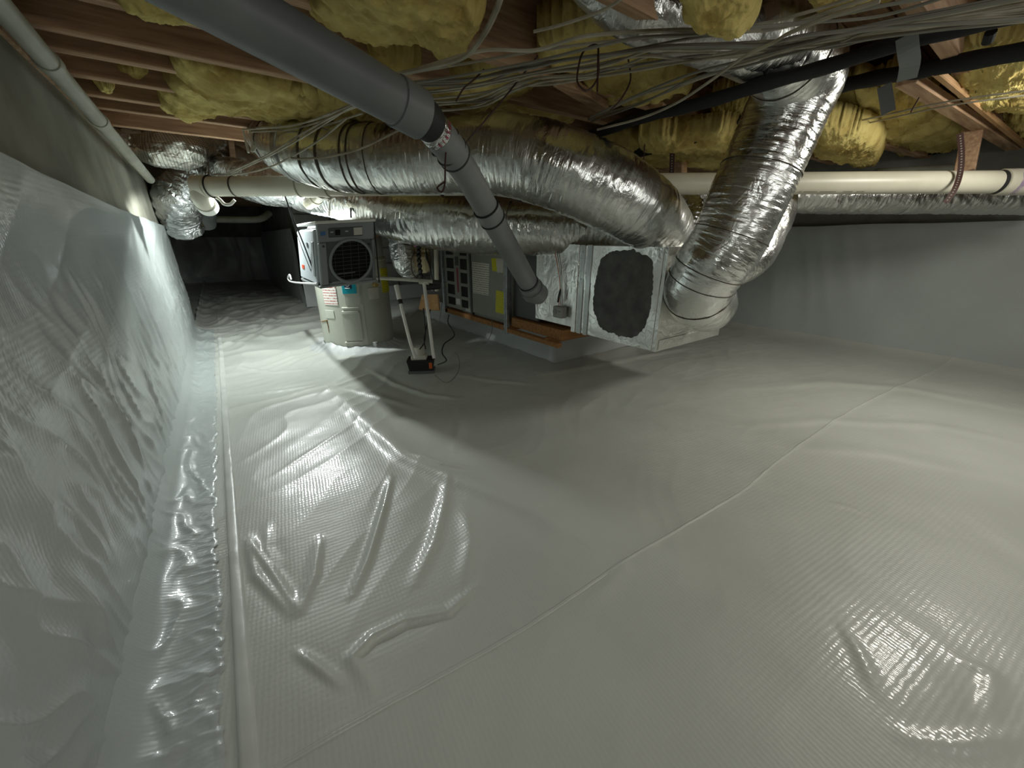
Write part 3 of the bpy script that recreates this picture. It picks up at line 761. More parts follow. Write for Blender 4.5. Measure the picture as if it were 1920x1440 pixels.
def curved(name, m, p, off=.003, zz2=None, wh_=wh, n=10):
    """patch on the tank skin between two pixel columns and two pixel rows: p=(x0,x1,ytop,ybottom)"""
    def hit(px, py):
        r = ray(px, py); R = HR + off; a = r.x ** 2 + r.y ** 2; b = -2 * (r.x * HX + r.y * HY); c = HX ** 2 + HY ** 2 - R * R
        dsc = max(0, b * b - 4 * a * c); s_ = (-b - math.sqrt(dsc)) / (2 * a); q = O + r * s_; return math.atan2(q.y - HY, q.x - HX), q.z
    a0, z1 = hit(p[0], p[2]); a1, _ = hit(p[1], p[2]); xm = (p[0] + p[1]) / 2; _, z1 = hit(xm, p[2]); _, z0 = hit(xm, p[3])
    if a1 < a0: a1 += 2 * math.pi
    mb = MB(); vs = []; uv = []
    for i in range(n + 1):
        a = a0 + (a1 - a0) * i / n
        for (R, z, v_) in ((HR - .001, z0, 0), (HR + off, z0 + off * .3, 0), (HR + off, z1 - off * .3, 1), (HR - .001, z1, 1)):
            vs.append((HX + R * math.cos(a), HY + R * math.sin(a), z)); uv.append((i / n, v_))
    fs = [(i * 4 + j, (i + 1) * 4 + j, (i + 1) * 4 + j + 1, i * 4 + j + 1) for i in range(n) for j in range(3)]
    fs += [(0, 1, 2, 3), (n * 4 + 3, n * 4 + 2, n * 4 + 1, n * 4)]
    return mb.add(vs, fs, uv).build(name, m, wh_, True, 40)
curved('front_panel', M['tank_line'], (637, 675, 530, 652), .004)
curved('upper_access_cover', M['tank'], (638, 668, 505, 573), .012)
curved('lower_access_cover', M['tank'], (640, 674, 586, 640), .014)
curved('cover_ridge', M['tank_line'], (640, 672, 583, 590), .018)
curved('cover_ridge', M['tank_line'], (640, 672, 576, 580), .016)
curved('cover_ridge', M['tank_line'], (646, 680, 641, 645), .016)
tl = curved('brand_label', M['teal'], (638, 665, 520, 552), .0145)
curved('emblem_field', M['navy'], (644, 658, 528, 543), .0155)
curved('warning_label', M['paper_red'], (603, 628, 536, 572), .004)
curved('rating_plate', M['paper'], (689, 709, 540, 561), .004)
curved('energy_label', M['yellow'], (713, 731, 502, 549), .004)
curved('notice_plate', M['tank_line'], (609, 625, 582, 597), .004)
# emblem: ring and short line of lettering on the teal label
def hit_cyl(px, py, R):
    r = ray(px, py); a = r.x ** 2 + r.y ** 2; b = -2 * (r.x * HX + r.y * HY); c = HX ** 2 + HY ** 2 - R * R
    return O + r * ((-b - math.sqrt(max(0, b * b - 4 * a * c))) / (2 * a))
P = [hit_cyl(651 + 4 * math.cos(a), 533 + 4 * math.sin(a), HR + .017) for a in np.linspace(0, 2 * math.pi, 17)]
MB().tube(P, .0016, 5, False).build('emblem', M['white'], wh)
MB().tube([hit_cyl(646.5, 540.5, HR + .017), hit_cyl(656, 540.5, HR + .017)], .0025, 5).build('lettering', M['white'], wh)
# drain valve, relief pipe stub, brass fitting
q = hit_cyl(701, 645, HR); d = (q - Vector((HX, HY, q.z))).normalized()
mb = MB(); mb.cyl(q - d * .01, q + d * .035, .011, 14); mb.cyl(q + d * .03 - Vector((0, 0, .022)), q + d * .03 + Vector((0, 0, .02)), .008, 12)
mb.cyl(q + d * .03 + Vector((0, 0, .018)), q + d * .03 + Vector((0, 0, .026)), .018, 14); mb.build('drain_valve', M['white'], wh)
q = hit_cyl(700, 534, HR); d = (q - Vector((HX, HY, q.z))).normalized()
mb = MB(); mb.cyl(q - d * .01, q + d * .03, .013, 14); mb.cyl(q + d * .02, q + d * .045, .017, 6); mb.build('brass_fitting', M['brass'], wh)
q = hit_cyl(606, 603, HR - .001)
MB().tube([hit_cyl(603, 603, HR + .004), hit_cyl(613, 601, HR + .004), hit_cyl(615, 611, HR + .004), hit_cyl(617, 624, HR + .004)], [.004, .005, .003, .0015], 8).build('rust_streak', mat('rust', (.22, .12, .04), .8), wh)
# pallet-like base ring wrapped in plastic: sheet gathered at its foot
sk = []; nS = 160; nR = 26
for j in range(nR):
    f = j / (nR - 1)
    for k in range(nS):
        a = 2 * math.pi * k / nS; r = HR + .006 + f * .16 + .010 * float(pn(math.cos(a) * 6, math.sin(a) * 6, 3)) * math.sin(f * 3)
        x, y_ = HX + r * math.cos(a), HY + r * math.sin(a)
        z = fh(x, y_) + (1 - f) ** 2 * .016 + .010 * (1 - f) * float(ridge(np.array(a * 5.1), np.array(f * 1.2), 71, 2)) - f * .006
        sk.append((x, y_, z))
skirt = grid_mesh('plastic_collar', sk, nR, nS, M['liner2'], wh, True)

# ---- dehumidifier hung on straps
DH = thing('dehumidifier', 'boxy grey dehumidifier with round grille, hung on black straps before the tank', 'dehumidifier', (.65, 2.45, .57))
c0 = ony(603, 537, 2.45)   # bottom left front corner
R = Matrix.Translation(c0) @ Matrix.Rotation(math.radians(-4), 4, 'Y') @ Matrix.Rotation(math.radians(3), 4, 'Z')
c1 = ony(705, 524, 2.45); Wd = (c1 - c0).length; Hd = (ony(594, 419, 2.45) - c0).length; Dd = .62
R = Matrix.Translation(c0) @ Matrix((( (c1 - c0).normalized().x, 0, 0, 0), (0, 1, 0, 0), (0, 0, 1, 0), (0, 0, 0, 1)))
ex = (c1 - c0).normalized(); ez = (ony(594, 419, 2.45) - c0).normalized(); ey = ez.cross(ex).normalized()
R = Matrix(((ex.x, ey.x, ez.x, c0.x), (ex.y, ey.y, ez.y, c0.y), (ex.z, ey.z, ez.z, c0.z), (0, 0, 0, 1)))
def dbx(name, lo, hi, m, bev=.003, parent=DH): return MB().box(lo, hi, R, bev).build(name, m, parent, False)
dbx('body', (.004, .03, .004), (Wd - .004, Dd, Hd - .02), M['dehum_side'], .012)
dbx('front_frame_top', (0, 0, Hd * .70), (Wd, .05, Hd), M['dehum'], .006)
dbx('front_frame_side', (0, 0, 0), (Wd * .14, .05, Hd * .70), M['dehum'], .006)
dbx('front_frame_side', (Wd * .94, 0, 0), (Wd, .05, Hd * .70), M['dehum'], .006)
dbx('front_frame_bottom', (Wd * .14, 0, 0), (Wd * .94, .05, .018), M['dehum'], .004)
dbx('control_panel', (Wd * .18, -.004, Hd * .77), (Wd * .78, .01, Hd * .92), M['dehum_dark'], .003)
for xx in (.235, .49): dbx('button', (Wd * xx - .009, -.008, Hd * .845), (Wd * xx + .009, -.003, Hd * .865), M['dehum_side'], .002)
dbx('display', (Wd * .29, -.006, Hd * .80), (Wd * .38, -.003, Hd * .89), M['void'], .001)
MB().plate(R @ Vector((Wd * .615, -.007, Hd * .785)), R @ Vector((Wd * .77, -.007, Hd * .785)), R @ Vector((Wd * .77, -.007, Hd * .905)), R @ Vector((Wd * .615, -.007, Hd * .905)), .002).build('spec_label', M['paper'], DH, False)
MB().plate(R @ Vector((Wd * .045, -.004, Hd * .81)), R @ Vector((Wd * .13, -.004, Hd * .81)), R @ Vector((Wd * .13, -.004, Hd * .87)), R @ Vector((Wd * .045, -.004, Hd * .87)), .002).build('energy_sticker', M['blue'], DH, False)
# recessed dark panel with a round mouth, grille wires behind its rim
cx_, cz_, cr_ = Wd * .555, Hd * .365, Wd * .37
mb = MB(); n = 64; V = []; x0, x1, z0, z1 = Wd * .14, Wd * .94, .018, Hd * .70
for k in range(n):
    a = 2 * math.pi * k / n; c_, s_ = math.cos(a), math.sin(a)
    V.append((cx_ + cr_ * c_, .004, cz_ + cr_ * s_))
for k in range(n):
    a = 2 * math.pi * k / n; c_, s_ = math.cos(a), math.sin(a)
    tx = ((x1 - cx_) / c_ if c_ > 0 else (x0 - cx_) / c_) if abs(c_) > 1e-6 else 1e9
    tz_ = ((z1 - cz_) / s_ if s_ > 0 else (z0 - cz_) / s_) if abs(s_) > 1e-6 else 1e9
    t_ = min(tx, tz_); V.append((cx_ + t_ * c_, .004, cz_ + t_ * s_))
V = [R @ Vector(v) for v in V]
mb.add(V, [(k, n + k, n + (k + 1) % n, (k + 1) % n) for k in range(n)]).build('front_panel', M['dehum_dark'], DH, False)
MB().tube([R @ Vector((cx_ + cr_ * 1.02 * math.cos(a), 0, cz_ + cr_ * 1.02 * math.sin(a))) for a in np.linspace(0, 2 * math.pi, 49)], .009, 10, False).build('intake_ring', M['dehum'], DH)
V = [R @ Vector((cx_ + cr_ * math.cos(2 * math.pi * k / n), y_, cz_ + cr_ * math.sin(2 * math.pi * k / n))) for y_ in (.004, .028) for k in range(n)]
MB().add(V, [(k, (k + 1) % n, n + (k + 1) % n, n + k) for k in range(n)] + [tuple(n + k for k in range(n))]).build('intake_cavity', M['void'], DH)
mb = MB()
for i in range(-5, 6):
    z = cz_ + i * cr_ / 5.6; hw = math.sqrt(max(0, cr_ ** 2 - (z - cz_) ** 2)) * .99
    mb.cyl(R @ Vector((cx_ - hw, .012, z)), R @ Vector((cx_ + hw, .012, z)), .0011, 6)
for i in range(-2, 3):
    x = cx_ + i * cr_ / 2.6; hw = math.sqrt(max(0, cr_ ** 2 - (x - cx_) ** 2)) * .99
    mb.cyl(R @ Vector((x, .010, cz_ - hw)), R @ Vector((x, .010, cz_ + hw)), .0013, 6)
mb.build('grille', M['silverpaint'], DH)
dbx('fan_blade', (cx_ - cr_ * .7, .02, cz_ - cr_ * .62), (cx_ + cr_ * .2, .026, cz_ - cr_ * .52), M['silverpaint'], .002)
for (xx, z) in ((.08, .64), (.16, .05), (.9, .62), (.9, .06)): MB().cyl(R @ Vector((Wd * xx, -.006, Hd * z)), R @ Vector((Wd * xx, .004, Hd * z)), .006, 12).build('screw', M['black'], DH)
# left side details
dbx('side_panel', (-.012, .06, .01), (.01, Dd - .02, Hd - .03), M['dehum_side'], .006)
dbx('side_vent', (-.017, .07, .05), (-.010, .12, Hd * .72), M['dehum'], .002)
MB().cyl(R @ Vector((-.018, .25, Hd * .66)), R @ Vector((-.01, .25, Hd * .66)), .016, 20).build('side_knob', M['dehum'], DH)
dbx('red_sticker', (-.015, .42, Hd * .22), (-.012, .50, Hd * .29), M['red'], 0)
dbx('top_cover', (-.01, -.004, Hd - .004), (Wd + .01, Dd, Hd + .012), M['pvc_white'], .004)
dbx('base_plate', (-.01, -.004, -.012), (Wd + .004, Dd, .002), M['dehum'], .003)
# white drain hose hook at its left foot
P = [onx(595, 532, .43), onx(570, 531, .43), onx(545, 528, .43), onx(540, 521, .43), onx(543, 515, .43), onx(546, 524, .43)]
hk = thing('drain_hook', 'thin white hooked drain tube sticking out left of the dehumidifier', 'tube', P[0]); MB().tube(catmull(P, 30), .006, 10).build('tube', M['white'], hk)
# straps: two black cords
def cord(name, label, pts, r, m, cat='strap', group=None, n=40, seg=8):
    P = catmull(pts, n) if len(pts) > 2 else [Vector(p) for p in pts]
    o = MB().tube(P, r, seg).build(name, m, None); return tag(o, label, cat, group)
dT = 2.30
cord('hanging_strap', 'black strap hanging the left side of the dehumidifier from the cream pipe', [at(533, 364, 2.2), at(548, 405, 2.25), at(574, 470, 2.28), at(598, 536, 2.30)], .004, M['black'])
cord('hanging_strap', 'thin black strap doubled beside the first, left of the dehumidifier', [at(536, 372, 2.22), at(545, 405, 2.27), at(568, 470, 2.30), at(592, 530, 2.33)], .002, M['black'])
cord('hanging_strap', 'short black strap above the top edge of the dehumidifier', [at(658, 390, 2.4), at(658, 408, 2.4)], .005, M['black'])
cord('hanging_strap', 'black strap hanging the right side of the dehumidifier', [at(701, 415, 2.3), at(706, 470, 2.3), at(711, 530, 2.3)], .004, M['black'])
# bracket shelf to the right of the dehumidifier
sh = thing('support_bracket', 'dark angle bracket and strut right of the dehumidifier', 'bracket', at(720, 430, 2.75))
plank_between(at(692, 431, 2.6), at(735, 441, 2.8), .012, .014, M['joist'], sh, 'arm'); plank_between(at(694, 455, 2.6), at(712, 438, 2.7), .008, .008, M['joist'], sh, 'brace')
plank_between(at(640, 400, 2.6), at(735, 440, 2.9), .09, .03, M['joist'], sh, 'shelf_board')

# ---- condensate pump with its pipes
pp = onz(797, 694, .012)
cp = thing('condensate_pump', 'small condensate pump, cream top on black tank, on the floor plastic', 'pump', (pp.x, pp.y, .01))
ang = math.radians(-30); RP = Matrix.Translation(Vector((pp.x, pp.y + .05, fh(pp.x, pp.y) + .008))) @ Matrix.Rotation(ang, 4, 'Z')
MB().box((-.085, -.055, -.01), (.085, .055, .012), RP, .004).build('foam_pad', mat('grey_pad', (.12, .12, .12), .8), cp, False)
mb = MB()
V = [RP @ Vector(v) for v in [(-.075, -.05, .012), (.075, -.05, .012), (.075, .05, .012), (-.075, .05, .012), (-.088, -.06, .085), (.088, -.06, .085), (.088, .06, .085), (-.088, .06, .085)]]
mb.add(V, [(3, 2, 1, 0), (4, 5, 6, 7), (0, 1, 5, 4), (1, 2, 6, 5), (2, 3, 7, 6), (3, 0, 4, 7)]).build('tank', M['black'], cp, False)
MB().box((-.06, -.045, .083), (.04, .045, .115), RP, .006).build('pump_cover', M['cream'] if False else mat('pump_cream', (.62, .60, .52), .45), cp, False)
MB().cyl(RP @ Vector((-.01, 0, .112)), RP @ Vector((-.01, 0, .165)), .036, 28).build('motor', bpy.data.materials['pump_cream'], cp)
MB().box((.055, -.062, .03), (.075, -.055, .07), RP, .001).build('orange_wire', M['orangewire'], cp, False)
dP = 2.32
cord('drain_pipe', 'white upright plastic pipe leaning left of the condensate pump', [at(779, 672, 2.42), at(766, 630, 2.42), at(744, 540, 2.42)], .011, M['pvc_white'], 'pipe')
o = thing('pipe_sleeve', 'short white sleeve and black band near the top of the leaning pipe', 'pipe fitting', at(748, 550, 2.4))
MB().tube([at(743, 535, 2.42), at(749, 562, 2.42)], .0145, 16).build('sleeve', M['pvc_white'], o); MB().tube([at(749, 562, 2.42), at(751, 570, 2.42)], .0155, 16).build('band', M['rubber'], o)
t = thing('drain_pipe', 'white tee-shaped drain pipe from the dehumidifier down to the pump', 'pipe', at(795, 529, 2.42))
MB().tube([at(706, 521, 2.42), at(760, 524, 2.42), at(823, 529, 2.42)], .011, 14).build('horizontal_pipe', M['greypipe2'] if False else M['pvc_old'], t)
MB().tube([at(795, 531, 2.42), at(803, 590, 2.42), at(811, 655, 2.42), at(814, 672, 2.42)], .011, 14).build('vertical_pipe', M['pvc_white'], t)
MB().tube([at(786, 528, 2.42), at(804, 530, 2.42)], .014, 14).build('tee_fitting', M['pvc_old'], t)
MB().tube([at(812, 529, 2.42), at(826, 530, 2.42)], .015, 14).build('end_cap', M['rubber'], t)
cord('power_cord', 'black cord crossing down into the condensate pump, its upper end left', [at(794, 578, 2.5), at(797, 610, 2.48), at(796, 640, 2.44), at(787, 655, 2.4)], .004, M['black'], 'cord')
cord('power_cord', 'black cord crossing down into the condensate pump, its upper end right', [at(807, 580, 2.5), at(799, 615, 2.49), at(795, 635, 2.45), at(798, 654, 2.4)], .004, M['black'], 'cord')
cord('power_cord', 'black cord looping from the air handler down to the pump right side', [onx(842, 590, AX - .05), at(840, 605, 2.65), at(852, 628, 2.55), at(833, 645, 2.48), at(829, 662, 2.42), at(837, 676, 2.36), at(820, 684, 2.34)], .0042, M['black'], 'cord')
cord('thin_wire', 'thin grey wire curling over the plastic right of the pump', [onz(815, 703, .025), onz(835, 717, .02), onz(852, 708, .02), onz(861, 690, .02), onz(860, 670, .03), onz(853, 660, .03)], .0022, M['cable_grey'], 'wire')
cord('thin_wire', 'thin dark wire dropping from the air handler platform to the floor', [onx(923, 598, AX - .04), at(921, 625, 2.5), at(905, 648, 2.45), at(872, 654, 2.5)], .0022, M['cable_grey'], 'wire')
cord('thin_wire', 'thin dark wire hanging left of the air handler corner post', [onx(829, 565, AX + .05), at(826, 590, 2.8), at(821, 607, 2.8), at(812, 598, 2.8)], .002, M['cable_grey'], 'wire')

# ---- small equipment behind: cream fan housing, foil flex, conduit, wood block
fb = at(778, 492, 2.85)
fan = thing('inline_fan', 'cream boxy fan housing behind the condensate pipes', 'fan', (fb.x, fb.y, .53))
mb = MB(); cF = fb
exF = (at(810, 492, 2.85) - at(750, 492, 2.85)).normalized(); ezF = Vector((0, 0, 1)); eyF = ezF.cross(exF).normalized()
RF = Matrix(((exF.x, eyF.x, 0, cF.x), (exF.y, eyF.y, 0, cF.y), (exF.z, eyF.z, 1, cF.z), (0, 0, 0, 1)))
MB().box((-.105, -.03, -.075), (.10, .16, .06), RF, .02).build('housing', M['cream'], fan, True)
MB().box((-.105, -.05, -.07), (-.02, -.02, .03), RF, .008).build('junction_cover', M['cream'], fan, True)
MB().box((-.065, -.053, -.042), (-.035, -.0495, -.018), RF, 0).build('badge', M['black'], fan, False)
MB().box((-.04, .0, .06), (.10, .14, .11), RF, .02).build('upper_housing', M['cream'], fan, True)
MB().cyl(RF @ Vector((.02, .06, .1)), RF @ Vector((.02, .06, .24)), .05, 24).build('outlet', M['cream'], fan)
fd = Duct([at(752, 425, 2.75), at(752, 455, 2.75), at(757, 490, 2.8), at(772, 515, 2.9)], [.085, .085, .08, .06], .005, 60, .008, .003, 14, freq=45)
t = thing('flexible_duct', 'narrow crinkled foil flex duct dropping behind the cream fan housing', 'duct', at(752, 425, 2.75)); fd.build('duct_body', M['foil_crumple'], t)
cord('black_hose', 'thick wavy black hose hanging before the cream fan housing', [at(786, 455, 2.6), at(785, 475, 2.6), at(787, 500, 2.6), at(790, 525, 2.6)], [.014 + .004 * math.sin(i * 1.3) for i in range(40)], M['black'], 'hose')
pk = MB(); pk.add(*(lambda: ([at(779, 459, 2.55) + Vector((math.cos(a) * math.cos(b), math.sin(a) * math.cos(b), math.sin(b))) * .012 for b in np.linspace(-1.5, 1.5, 7) for a in np.linspace(0, 2 * math.pi, 12, endpoint=False)],
     [(i * 12 + k, i * 12 + (k + 1) % 12, (i + 1) * 12 + (k + 1) % 12, (i + 1) * 12 + k) for i in range(6) for k in range(12)]))())
tag(pk.build('valve_cap', M['pink'], None), 'small round pink cap at the top of the black hose', 'cap')
cord('wire', 'thin brown wire bowed round the cream fan housing', [at(778, 468, 2.6), at(771, 490, 2.6), at(774, 512, 2.6), at(783, 523, 2.6)], .0028, M['brownwire'], 'wire')
cord('power_cord', 'dark cord hanging right of the cream fan housing', [at(798, 460, 2.6), at(800, 480, 2.6), at(806, 500, 2.6), at(811, 525, 2.6)], [.0035 + .005 * math.exp(-((i - 16) / 7) ** 2) for i in range(40)], M['black'], 'cord')
t = thing('riser_pipe', 'upright cream plastic pipe between fan housing and air handler', 'pipe', at(818, 545, 2.95)); MB().tube([at(817, 440, 2.75), at(819, 545, 2.95)], .017, 18).build('pipe_run', M['pvc'], t)
t = thing('riser_pipe', 'upright grey pipe just left of the cream riser', 'pipe', at(811, 545, 3.0)); MB().tube([at(809, 440, 2.8), at(812, 545, 3.0)], .014, 18).build('pipe_run', M['greypipe2'], t)
t = thing('wood_block', 'orange trapezoid wood block behind the white drain pipe', 'wood block', at(805, 575, 2.9))
q = [at(785, 579, 2.8), at(823, 581, 2.8), at(820, 552, 2.8), at(791, 552, 2.8)]; MB().plate(*q, .04).build('block', M['freshwood'], t, False)
MB().plate(at(822, 581, 2.8), at(826, 580, 2.85), at(822, 552, 2.85), at(820, 552, 2.8), .01).build('dark_edge', M['joist'], t, False)
t = thing('black_bracket', 'black clamp bracket at the end of the tee-shaped drain pipe', 'bracket', at(815, 535, 2.5)); MB().box((-.09, 0, -.02), (.03, .05, .02), Matrix.Translation(at(820, 537, 2.5)), .01).build('bracket_body', M['black'], t, False)

# =================================================================== DUCTS
def duct(label, pts, rad, m, seed, bands=(), name='foil_duct', **kw):
    P = [at(*p) if len(p) == 3 and p[0] > 20 else Vector(p) for p in pts]
    d = Duct(P, rad, seed=seed, **kw); t = thing(name, label, 'duct', P[0]); d.build('duct_body', m, t)
    for (f, wd, mm, nm) in bands: d.band(nm, f, wd, mm, t)
    return t, d
dk = M['rubber']
brown = mat('brown_strap', (.06, .045, .028), .6)
duct('big foil duct from the left, passing behind the grey pipe down to the foil box',
     [(500, 262, 2.15), (560, 282, 1.95), (640, 297, 1.85), (740, 300, 1.80), (840, 296, 1.76), (920, 290, 1.72), (1010, 305, 1.68), (1100, 338, 1.68), (1190, 385, 1.74), (1235, 425, 1.86), (1250, 462, 1.97)],
     [.10, .135, .145, .145, .145, .15, .16, .165, .165, .15, .14], M['foil'], 1,
     [(.085, .006, brown, 'strap'), (.17, .045, M['foiltape'], 'tape_band'), (.235, .012, brown, 'strap'), (.275, .014, brown, 'strap'), (.318, .008, brown, 'strap'), (.33, .008, brown, 'strap'), (.36, .004, brown, 'strap')], amp=.003, crumple=.0028, freq=36)
duct('second foil duct sagging under the cream pipe and over the air handler top',
     [(560, 368, 2.75), (640, 378, 2.62), (700, 392, 2.5), (780, 410, 2.42), (870, 422, 2.36), (960, 430, 2.32), (1060, 432, 2.26), (1130, 436, 2.22), (1180, 455, 2.2)],
     [.10, .11, .13, .155, .165, .16, .15, .13, .10], M['foil'], 4, [(.70, .005, brown, 'strap')], amp=.004, crumple=.004, freq=34)
duct('wide foil duct dropping steeply at the right into the foil box side',
     [(1400, 55, 1.12), (1470, 95, 1.22), (1497, 150, 1.34), (1470, 215, 1.40), (1437, 290, 1.45), (1402, 370, 1.50), (1365, 450, 1.56), (1328, 505, 1.62), (1308, 548, 1.70), (1.835, .95, .535), (1.87, 1.07, .54)],
     [.09, .115, .13, .137, .14, .143, .142, .142, .138, .128, .12], M['foil'], 7,
     [(.165, .004, brown, 'strap'), (.46, .003, brown, 'strap'), (.62, .003, brown, 'strap'), (.72, .003, brown, 'strap'), (.755, .003, brown, 'strap'), (.80, .003, brown, 'strap')], amp=.0028, crumple=.0022, freq=38)
duct('dull grey duct crossing overhead above the cable bundle', [(1110, -70, 1.05), (1190, 5, 1.08), (1290, 45, 1.12), (1390, 80, 1.16), (1475, 115, 1.2)], [.085, .085, .085, .085, .08], M['foil_soft'], 9, [], amp=.002, crumple=.003, freq=14)
duct('grey duct behind the steep foil duct, joining the foil box', [(1452, 365, 2.2), (1445, 400, 2.15), (1425, 440, 2.15), (1390, 490, 2.15), (2.08, 1.2, .62)], [.11, .12, .13, .11, .09], M['foil_soft'], 11, amp=.002, crumple=.004, freq=14)
duct('long foil duct under the cream pipe along the right wall', [(1245, 368, 2.62), (1400, 366, 2.52), (1600, 366, 2.42), (1760, 366, 2.34), (1940, 368, 2.22)], [.105, .105, .11, .105, .10], M['foil_soft'], 12, [(.70, .03, M['foil'], 'tape_band')], amp=.004, crumple=.004)
duct('short crinkled foil duct rising from the far corner of the foil box', [(1265, 360, 2.4), (1290, 378, 2.35), (1302, 405, 2.3), (1292, 445, 2.25)], [.055, .065, .065, .06], M['foil_crumple'], 13, amp=.008, crumple=.006, freq=36)
duct('foil duct hidden mostly behind the cream pipe at the left', [(395, 318, 2.9), (450, 335, 2.75), (520, 350, 2.7), (590, 352, 2.7), (660, 372, 2.8)], [.09, .12, .13, .12, .10], M['foil_crumple'], 15, amp=.004, crumple=.008)
# left elbow group
duct('shiny crinkled foil elbow bending down beside the left wall', [(412, 305, 3.0), (385, 318, 3.05), (352, 345, 3.1), (333, 378, 3.15), (338, 408, 3.3), (350, 432, 3.4)],
     [.07, .10, .155, .165, .15, .13], M['foil_crumple'], 17, [(.80, .012, M['foiltape'], 'tape_band')], amp=.013, crumple=.008, freq=17)
duct('matte grey duct boot against the left concrete wall', [(262, 322, 3.2), (290, 336, 3.25), (320, 352, 3.3), (345, 375, 3.35)], [.10, .135, .15, .12], mat('matte_grey_metal', (.30, .31, .29), .5, .2), 18, name='duct_boot', amp=.0, crumple=.002)
duct('plump scrim-faced foil duct tucked under the last joists', [(222, 270, 2.42), (258, 276, 2.46), (300, 281, 2.5), (345, 276, 2.58), (378, 266, 2.7), (405, 262, 2.9)], [.05, .095, .125, .11, .07, .07], M['foil_mesh'], 19, amp=.003, crumple=.012)
duct('crumpled dark foil end by the wall pipe', [(208, 258, 2.4), (232, 264, 2.42), (262, 268, 2.48)], [.04, .07, .085], M['foil_crumple'], 20, amp=.008, crumple=.014)
duct('crumpled foil branch tied beneath the left joists', [(372, 318, 3.1), (400, 300, 3.15), (440, 302, 3.3), (480, 320, 3.4)], [.05, .11, .12, .10], M['foil_soft'], 22, amp=.004, crumple=.014)
t, _ = duct('grey duct stub rising behind the foil elbow', [(388, 300, 3.5), (385, 372, 3.6), (382, 400, 3.7), (385, 418, 3.8)], [.10, .10, .10, .09], M['greypipe2'], 23, name='duct_stub', amp=0, crumple=.001)

# =================================================================== PIPES
# big grey pipe: large run near the lens, coupling, foil label, clamps, lower run into the air handler
G0, G1 = at(300, -60, .60), at(782, 212, 1.0)
G0 = at(330, -45, .63)
gp = thing('grey_drain_pipe', 'thick grey pipe slanting from the top left down into the air handler', 'pipe', G1)
t_ = (G1 - G0).normalized()
MB().tube([G0 - t_ * .25, G0, G1], .054, 40).build('upper_run', M['greypipe'], gp)
MB().tube([G0.lerp(G1, .86), G0.lerp(G1, .865), G1 + t_ * .01, G1 + t_ * .016], [.0545, .058, .058, .050], 40).build('upper_coupling', M['greypipe'], gp)
g2 = at(822, 250, 1.10); g3 = at(842, 276, 1.17); g4 = at(878, 330, 1.30); g5 = at(996, 540, 1.86)
MB().tube([G1, at(800, 226, 1.04), at(808, 234, 1.06)], [.050, .049, .046], 36).build('rubber_sleeve', M['rubber'], gp)
MB().tube([at(802, 228, 1.05), at(826, 258, 1.12)], [.0455, .045], 36).build('foil_label', M['foil_crumple'], gp)
MB().tube([at(820, 250, 1.10), g3, at(852, 291, 1.21)], [.046, .048, .050], 36).build('reducer', M['greypipe2'], gp)
MB().tube([at(846, 283, 1.19), g4, g5], [.046, .045, .045], 36).build('lower_run', M['greypipe2'], gp)
def clampring(p, q, r, nm='hose_clamp', m=None): MB().tube([p, p.lerp(q, .15), p.lerp(q, .85), q], [r - .003, r, r, r - .003], 36).build(nm, m or M['rubber'], gp)
clampring(at(833, 266, 1.15), at(836, 270, 1.155), .0515); clampring(at(845, 282, 1.19), at(848, 286, 1.197), .0525); clampring(at(851, 290, 1.21), at(854, 294, 1.22), .0525)
c_ = g4.lerp(g5, .26); tt_ = (g5 - g4).normalized()
clampring(c_ - tt_ * .028, c_ + tt_ * .028, .049, 'coupling', M['greypipe2']); clampring(c_ - tt_ * .032, c_ - tt_ * .026, .0505); clampring(c_ + tt_ * .026, c_ + tt_ * .032, .0505)
clampring(g5 - tt_ * .035, g5 + tt_ * .01, .052, 'coupling', M['greypipe2']); clampring(g5 - tt_ * .05, g5 - tt_ * .044, .049)
MB().tube([g5, g5 + tt_ * .03, g5 + tt_ * .06 + Vector((.03, 0, 0))], [.058, .058, .05], 36).build('hub', M['greypipe2'], gp)
# lettering printed in red round the foil label
P0, P1 = at(802, 228, 1.05), at(826, 258, 1.12)
ax_ = (P1 - P0).normalized(); cL = P0.lerp(P1, .55); vd = (O - cL).normalized(); nn_ = (vd - ax_ * vd.dot(ax_)).normalized(); sd = ax_.cross(nn_)
word = 'LISTED'
for i, ch in enumerate(word):
    th = (i - 1.0) * .30; nrm_ = (nn_ * math.cos(th) + sd * math.sin(th) * (1 if sd.dot(Vector((math.cos(YAW), -math.sin(YAW), 0))) > 0 else -1)).normalized()
    rt = ax_.cross(nrm_); rt = rt if rt.dot(Vector((math.cos(YAW), -math.sin(YAW), 0))) > 0 else -rt
    upv = nrm_.cross(rt)
    cu = bpy.data.curves.new('lettering', 'FONT'); cu.body = ch; cu.size = .017; cu.align_x = 'CENTER'; cu.align_y = 'CENTER'; cu.extrude = .0004; cu.offset = .0005
    cu.materials.append(M['redink']); tmp_ = bpy.data.objects.new('letter', cu); COL.objects.link(tmp_); me_ = bpy.data.meshes.new_from_object(tmp_); bpy.data.objects.remove(tmp_); o = bpy.data.objects.new('letter', me_); COL.objects.link(o); o.parent = gp
    pw = cL + nrm_ * .0475
    Rm = Matrix((rt, upv, nrm_)).transposed().to_4x4(); Rm.translation = pw - wloc(gp); o.matrix_local = Rm

